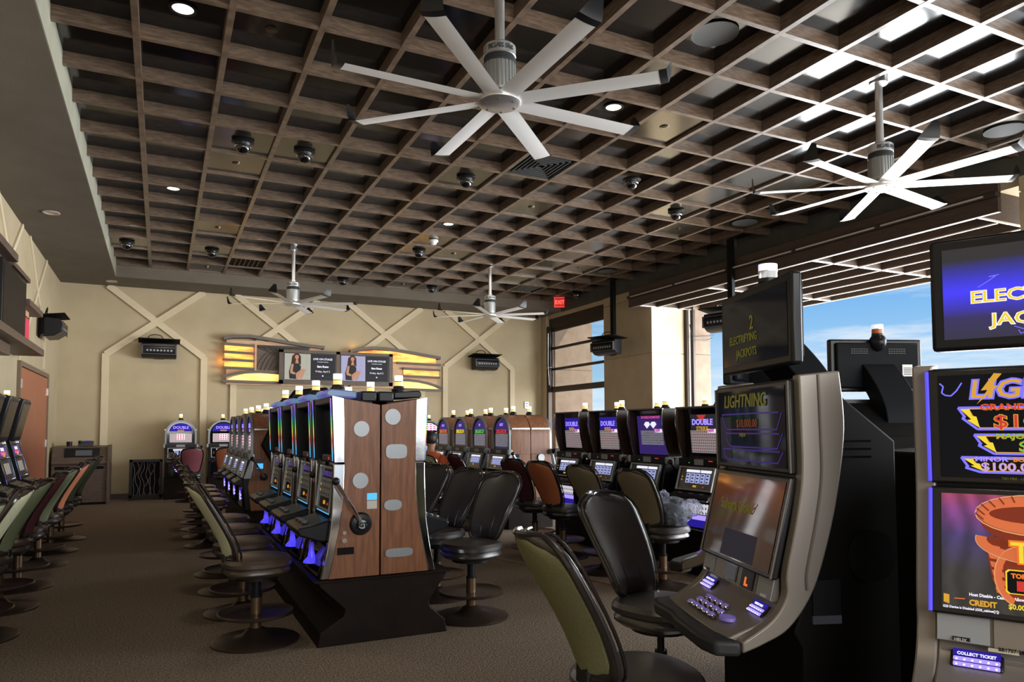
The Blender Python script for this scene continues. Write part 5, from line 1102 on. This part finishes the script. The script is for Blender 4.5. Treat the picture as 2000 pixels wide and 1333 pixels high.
wallbox(9.62, 14.28, 3.45, -PI/2+.25, 'black speaker box hanging on a post before the dark pillar', ZR); wallbox(9.5, 10.2, 3.5, -PI/2+.25, 'black speaker box hanging on a post, mostly behind the near top monitor', ZR)
# exit sign
r = empty('exit_sign', (9.89, 17.3, ZR)); r.rotation_euler = (0, 0, -.5); tag(r, 'red EXIT sign hanging at the far right end of the ceiling grid', 'sign')
prt(r, 'panel', 'exit_red', lambda m: m.bb((-.15, -.008, -.16), (.15, .008, .12)), smooth=False); text('EXIT', 0, -.07, .15, 'exit_letters', r, y=-.012, align='CENTER', bold=.003, sx=.85)
prt(r, 'frame', 'exit_letters', lambda m: (m.bb((-.15, -.012, .112), (.15, -.008, .12)), m.bb((-.15, -.012, -.16), (.15, -.008, -.152)), m.bb((-.15, -.012, -.16), (-.142, -.008, .12)), m.bb((.142, -.012, -.16), (.15, -.008, .12))), smooth=False)
r = empty('wall_panel', (9.5, YB, 2.24)); tag(r, 'small white control panel on the back wall near the right corner', 'switch')
prt(r, 'plate', 'white', lambda m: m.bb((-.07, -.03, -.10), (.07, 0, .10)), bevel=.008); prt(r, 'key', 'grey', lambda m: (m.bb((-.04, -.034, .03), (.04, -.03, .06)), m.bb((-.03, -.034, -.05), (.03, -.03, -.02))), smooth=False)
# kiosk
r = empty('kiosk_counter', (-1.5, 17.5, 0)); tag(r, 'brown laminate attendant counter in the far left corner', 'counter')
prt(r, 'body', 'walnut', lambda m: m.prism([(0, 0), (0, .82), (-.03, .86), (.0, .98), (.12, 1.20), (.9, 1.22), (.9, 0)], 'x', -.5, .5), bevel=.006)
prt(r, 'side_panel', 'walnut', lambda m: m.bb((.50, -.04, 0), (.54, .9, 1.24)), bevel=.004, smooth=False)
prt(r, 'handle', 'bronze', lambda m: m.tube([(.555, .05, .86), (.575, .0, .86), (.575, -.04, .84)], .012, 6)); prt(r, 'drawer_gap', 'black_matte', lambda m: m.bb((-.44, -.006, .74), (.44, .004, .80)), smooth=False)
prt(r, 'plinth', 'black_matte', lambda m: m.bb((-.49, -.004, .0), (.49, .01, .05)), smooth=False)
sc_ = prt(r, 'console_recess', 'black_plastic', lambda m: m.prism([(.005, .99), (.10, 1.17), (.09, 1.18), (-.005, 1.0)], 'x', -.28, .36), smooth=False)
prt(sc_, 'display', 'e_grey', lambda m: m.prism([(.012, 1.02), (.07, 1.13), (.065, 1.135), (.005, 1.025)], 'x', -.08, .22), smooth=False)
r = empty('desk_phone', (-1.42, 17.75, 1.215)); tag(r, 'small grey desk phone with lit display on the corner counter', 'phone')
prt(r, 'body', 'dark_grey', lambda m: m.prism([(0, 0), (0, .03), (.12, .11), (.18, .11), (.18, 0)], 'x', -.14, .14), bevel=.006); prt(r, 'handset', 'black_plastic', lambda m: m.bb((-.14, .02, .06), (-.08, .16, .12)), bevel=.02)
prt(r, 'display', 'e_purple', lambda m: m.prism([(.06, .075), (.11, .108), (.105, .115), (.055, .082)], 'x', -.03, .10), smooth=False)
r = empty('ink_bottle', (-1.72, 17.8, 1.215)); tag(r, 'small dark cup on the left of the corner counter', 'cup'); prt(r, 'cup', 'black_plastic', lambda m: m.lathe([(.05, 0), (.055, .10), (.048, .10), (.044, .01)], n=16))
# framed screen with twig pattern
r = empty('divider_screen', (-.27, 18.1, 0)); tag(r, 'low black framed screen with twig tracery against the back wall', 'screen')
prt(r, 'frame', 'black_plastic', lambda m: (m.bb((-.33, -.04, 0), (-.27, .04, .90)), m.bb((.27, -.04, 0), (.33, .04, .90)), m.bb((-.33, -.04, .84), (.33, .04, .90)), m.bb((-.33, -.04, .05), (.33, .04, .12))), bevel=.004, smooth=False)
prt(r, 'backing', 'black_matte', lambda m: m.bb((-.28, .02, .1), (.28, .03, .86)), smooth=False)
rn = random.Random(3)
for k in range(9):
    x = -.24+.06*k; pts = [(x+rn.uniform(-.05, .05)*(q > 0), -.0, .10+.15*q) for q in range(6)]
    prt(r, 'twig', 'slat_grey', lambda m: m.tube(curve_pts3(pts, 3), .008, 5))
# left wall cabinet with big screen, crown shelves and poster
r = empty('wall_cabinet', (XL, 0, 0)); tag(r, 'dark wood wall cabinet with crown and shelf around the left-wall screen and poster', 'cabinet')
def lb(n_, mm, x0, x1, y0, y1, z0, z1, par=None, bev=.004): return prt(par or r, n_, mm, lambda m: m.bb((x0, y0, z0), (x1, y1, z1)), bevel=bev, smooth=False)
lb('case', 'walnut', 0, .22, 8.2, 12.45, 2.80, 3.74); lb('crown', 'walnut', 0, .34, 8.1, 11.2, 3.74, 3.84); lb('crown', 'walnut', 0, .30, 11.2, 12.5, 3.70, 3.76); lb('case', 'oak', 0, .20, 12.45, 13.15, 2.80, 3.36); lb('crown', 'walnut', 0, .32, 12.35, 13.65, 3.36, 3.45)
lb('shelf', 'walnut', 0, .40, 8.1, 13.25, 2.70, 2.80); lb('lower_box', 'walnut', 0, .22, 8.2, 11.6, 2.55, 2.70)
r2 = empty('television', (XL+.23, 11.45, 3.26)); tag(r2, 'large dark switched-off television in the left wall cabinet', 'television')
prt(r2, 'bezel', 'tv_black', lambda m: m.bb((0, -.86, -.45), (.05, .86, .42)), bevel=.006, smooth=False); prt(r2, 'glass', 'tv_matte', lambda m: m.bb((.045, -.80, -.38), (.054, .80, .37)), smooth=False)
r3 = empty('framed_poster', (XL+.21, 12.72, 3.05)); tag(r3, 'red framed poster with fine print at the right end of the wall cabinet', 'poster')
prt(r3, 'frame', 'tv_black', lambda m: m.bb((0, -.22, -.20), (.02, .27, .20)), bevel=.003, smooth=False); pq = prt(r3, 'sheet', 'red_poster', lambda m: m.bb((.018, -.19, -.17), (.024, .24, .17)), smooth=False)
prt(pq, 'fine_print', 'e_pink', lambda m: [m.bb((.0245, -.14, .13-.03*k), (.026, .14+.03*(k % 3), .135-.03*k)) for k in range(9)], smooth=False)
# tall dark octagonal topper between the banks
r = empty('octagonal_sign', (1.75, 9.5, 0)); tag(r, 'black octagonal sign back on a post between the two centre banks', 'sign')
prt(r, 'panel', 'black_matte', lambda m: m.prism([(-.62, 1.36), (-.45, 1.74), (-.22, 2.06), (.18, 2.10), (.50, 1.74), (.62, 1.36), (.45, 1.05), (-.45, 1.05)], 'y', -.05, .05), bevel=.02); prt(r, 'post', 'black_plastic', lambda m: (m.cyl((0, 0, .54), .05, 1.06, 16), m.cyl((0, 0, .02), .25, .04, 24)))
# cable on the carpet
m = MB(); m.tube(curve_pts3([(3.56, 8.4, .004), (3.66, 7.9, .004), (3.80, 7.3, .004), (3.93, 6.6, .004), (4.08, 6.0, .004), (4.15, 5.6, .004)], 4), .008, 6); o = build(m, 'floor_cable', 'cable'); tag(o, 'thin tan cable running across the carpet behind the foreground stool', 'cable')

# ================================================================ PERSON
r = empty('person', (3.74, 10.57, 0)); r.rotation_euler = (0, 0, math.radians(55)); tag(r, 'person in an orange shirt with short black hair, seated with back to us', 'person')
# local: faces +X
def skin(name, verts, edges, rad, mm, par, sub=2):
    me = bpy.data.meshes.new(name); me.from_pydata([Vector(v) for v in verts], edges, []); me.materials.append(MATS[mm])
    o = bpy.data.objects.new(name, me); COL.objects.link(o); o.parent = par
    o.modifiers.new('skin', 'SKIN'); 
    if not me.skin_vertices: me.attributes.new if False else None
    for i, q in enumerate(rad):
        sv = me.skin_vertices[0].data[i]; sv.radius = (q, q) if not isinstance(q, tuple) else q; sv.use_root = (i == 0)
    o.modifiers['skin'].use_smooth_shade = True
    s_ = o.modifiers.new('sub', 'SUBSURF'); s_.levels = sub; s_.render_levels = sub
    return o
bv = [(0, 0, .68), (-.02, 0, .86), (-.01, 0, 1.04), (0, 0, 1.14), (.015, 0, 1.21), (.04, 0, 1.27), (.05, 0, 1.36), (.055, 0, 1.44)]
be = [(0, 1), (1, 2), (2, 3), (3, 4), (4, 5), (5, 6), (6, 7)]
br = [(.15, .13), (.13, .11), (.14, .12), (.10, .09), .052, .062, .085, .07]
def limb(start, pts, rr):
    global bv, be, br
    p = start
    for v, q in zip(pts, rr): bv.append(v); br.append(q); be.append((p, len(bv)-1)); p = len(bv)-1
    return p
for s in (-1, 1):
    hnd = limb(3, [(0, s*.15, 1.11), (.0, s*.205, 1.07), (.06, s*.25, .86), (.30, s*.22, .90), (.36, s*.21, .905), (.41, s*.205, .90)], [.065, .058, .044, .03, .026, .028])
    for k in range(4): limb(hnd, [(.445, s*(.175+.02*k), .90), (.475-.01*abs(k-1), s*(.172+.021*k), .885), (.49-.012*abs(k-1), s*(.172+.021*k), .865)], [.009, .0085, .007])
    limb(hnd-1, [(.39, s*.175, .895), (.415, s*.155, .885)], [.011, .009])
    limb(0, [(.05, s*.10, .67), (.40, s*.13, .66), (.44, s*.13, .40), (.43, s*.13, .12), (.53, s*.135, .09)], [.095, .062, .05, .038, .035])
body = skin('body', bv, be, br, 'skin', r)
sh = skin('shirt', [(0, 0, .72), (-.02, 0, .88), (-.01, 0, 1.04), (0, 0, 1.13), (.012, 0, 1.19)]+[q for s in (-1, 1) for q in ((0, s*.15, 1.11), (.0, s*.21, 1.07), (.035, s*.235, .95))],
     [(0, 1), (1, 2), (2, 3), (3, 4), (3, 5), (5, 6), (6, 7), (3, 8), (8, 9), (9, 10)], [(.19, .16), (.18, .15), (.18, .15), (.125, .11), .07, .095, .085, .075, .095, .085, .075], 'shirt_orange', r)
pn = skin('trousers', [(0, 0, .69)]+[q for s in (-1, 1) for q in ((.06, s*.10, .675), (.40, s*.13, .67), (.44, s*.13, .42), (.43, s*.13, .14))], [(0, 1), (1, 2), (2, 3), (3, 4), (0, 5), (5, 6), (6, 7), (7, 8)], [.18, .115, .08, .065, .055, .115, .08, .065, .055], 'jeans', r)
bmh = bmesh.new(); bmesh.ops.create_icosphere(bmh, subdivisions=4, radius=1)
for v in bmh.verts: v.co = Vector((.035+v.co.x*.112, v.co.y*.096, 1.415+v.co.z*.118+.004*math.sin(v.co.x*19+v.co.y*23)))
bmesh.ops.delete(bmh, geom=[v for v in bmh.verts if (v.co.x > .085 and v.co.z < 1.455) or v.co.z < 1.325 or (v.co.x > .04 and v.co.z < 1.38)], context='VERTS')
mh = bpy.data.meshes.new('hair'); bmh.to_mesh(mh); bmh.free(); mh.materials.append(MATS['hair']); mh.shade_smooth(); oh = bpy.data.objects.new('hair', mh); COL.objects.link(oh); oh.parent = r
sd = oh.modifiers.new('thick', 'SOLIDIFY'); sd.thickness = .012; sd.offset = -1
for s in (-1, 1): prt(r, 'ear', 'skin', lambda m: m.sph((.05, s*.093, 1.375), .03, 10, sq=(.7, .35, 1.1)))
prt(r, 'nose', 'skin', lambda m: m.sph((.15, 0, 1.37), .02, 8, sq=(1, .7, 1.2))); prt(r, 'eye', ['white', 'hair'], lambda m: [(m.sph((.128, s*.033, 1.395), .013, 8, 0), m.sph((.138, s*.033, 1.395), .006, 6, 1)) for s in (-1, 1)]); prt(r, 'mouth', 'shirt_orange', lambda m: m.sph((.135, 0, 1.325), .022, 8, sq=(.4, 1, .3)))
for s in (-1, 1): prt(r, 'shoe', 'black_plastic', lambda m: m.sph((.52, s*.135, .055), .075, 14, sq=(1.7, .7, .7)))
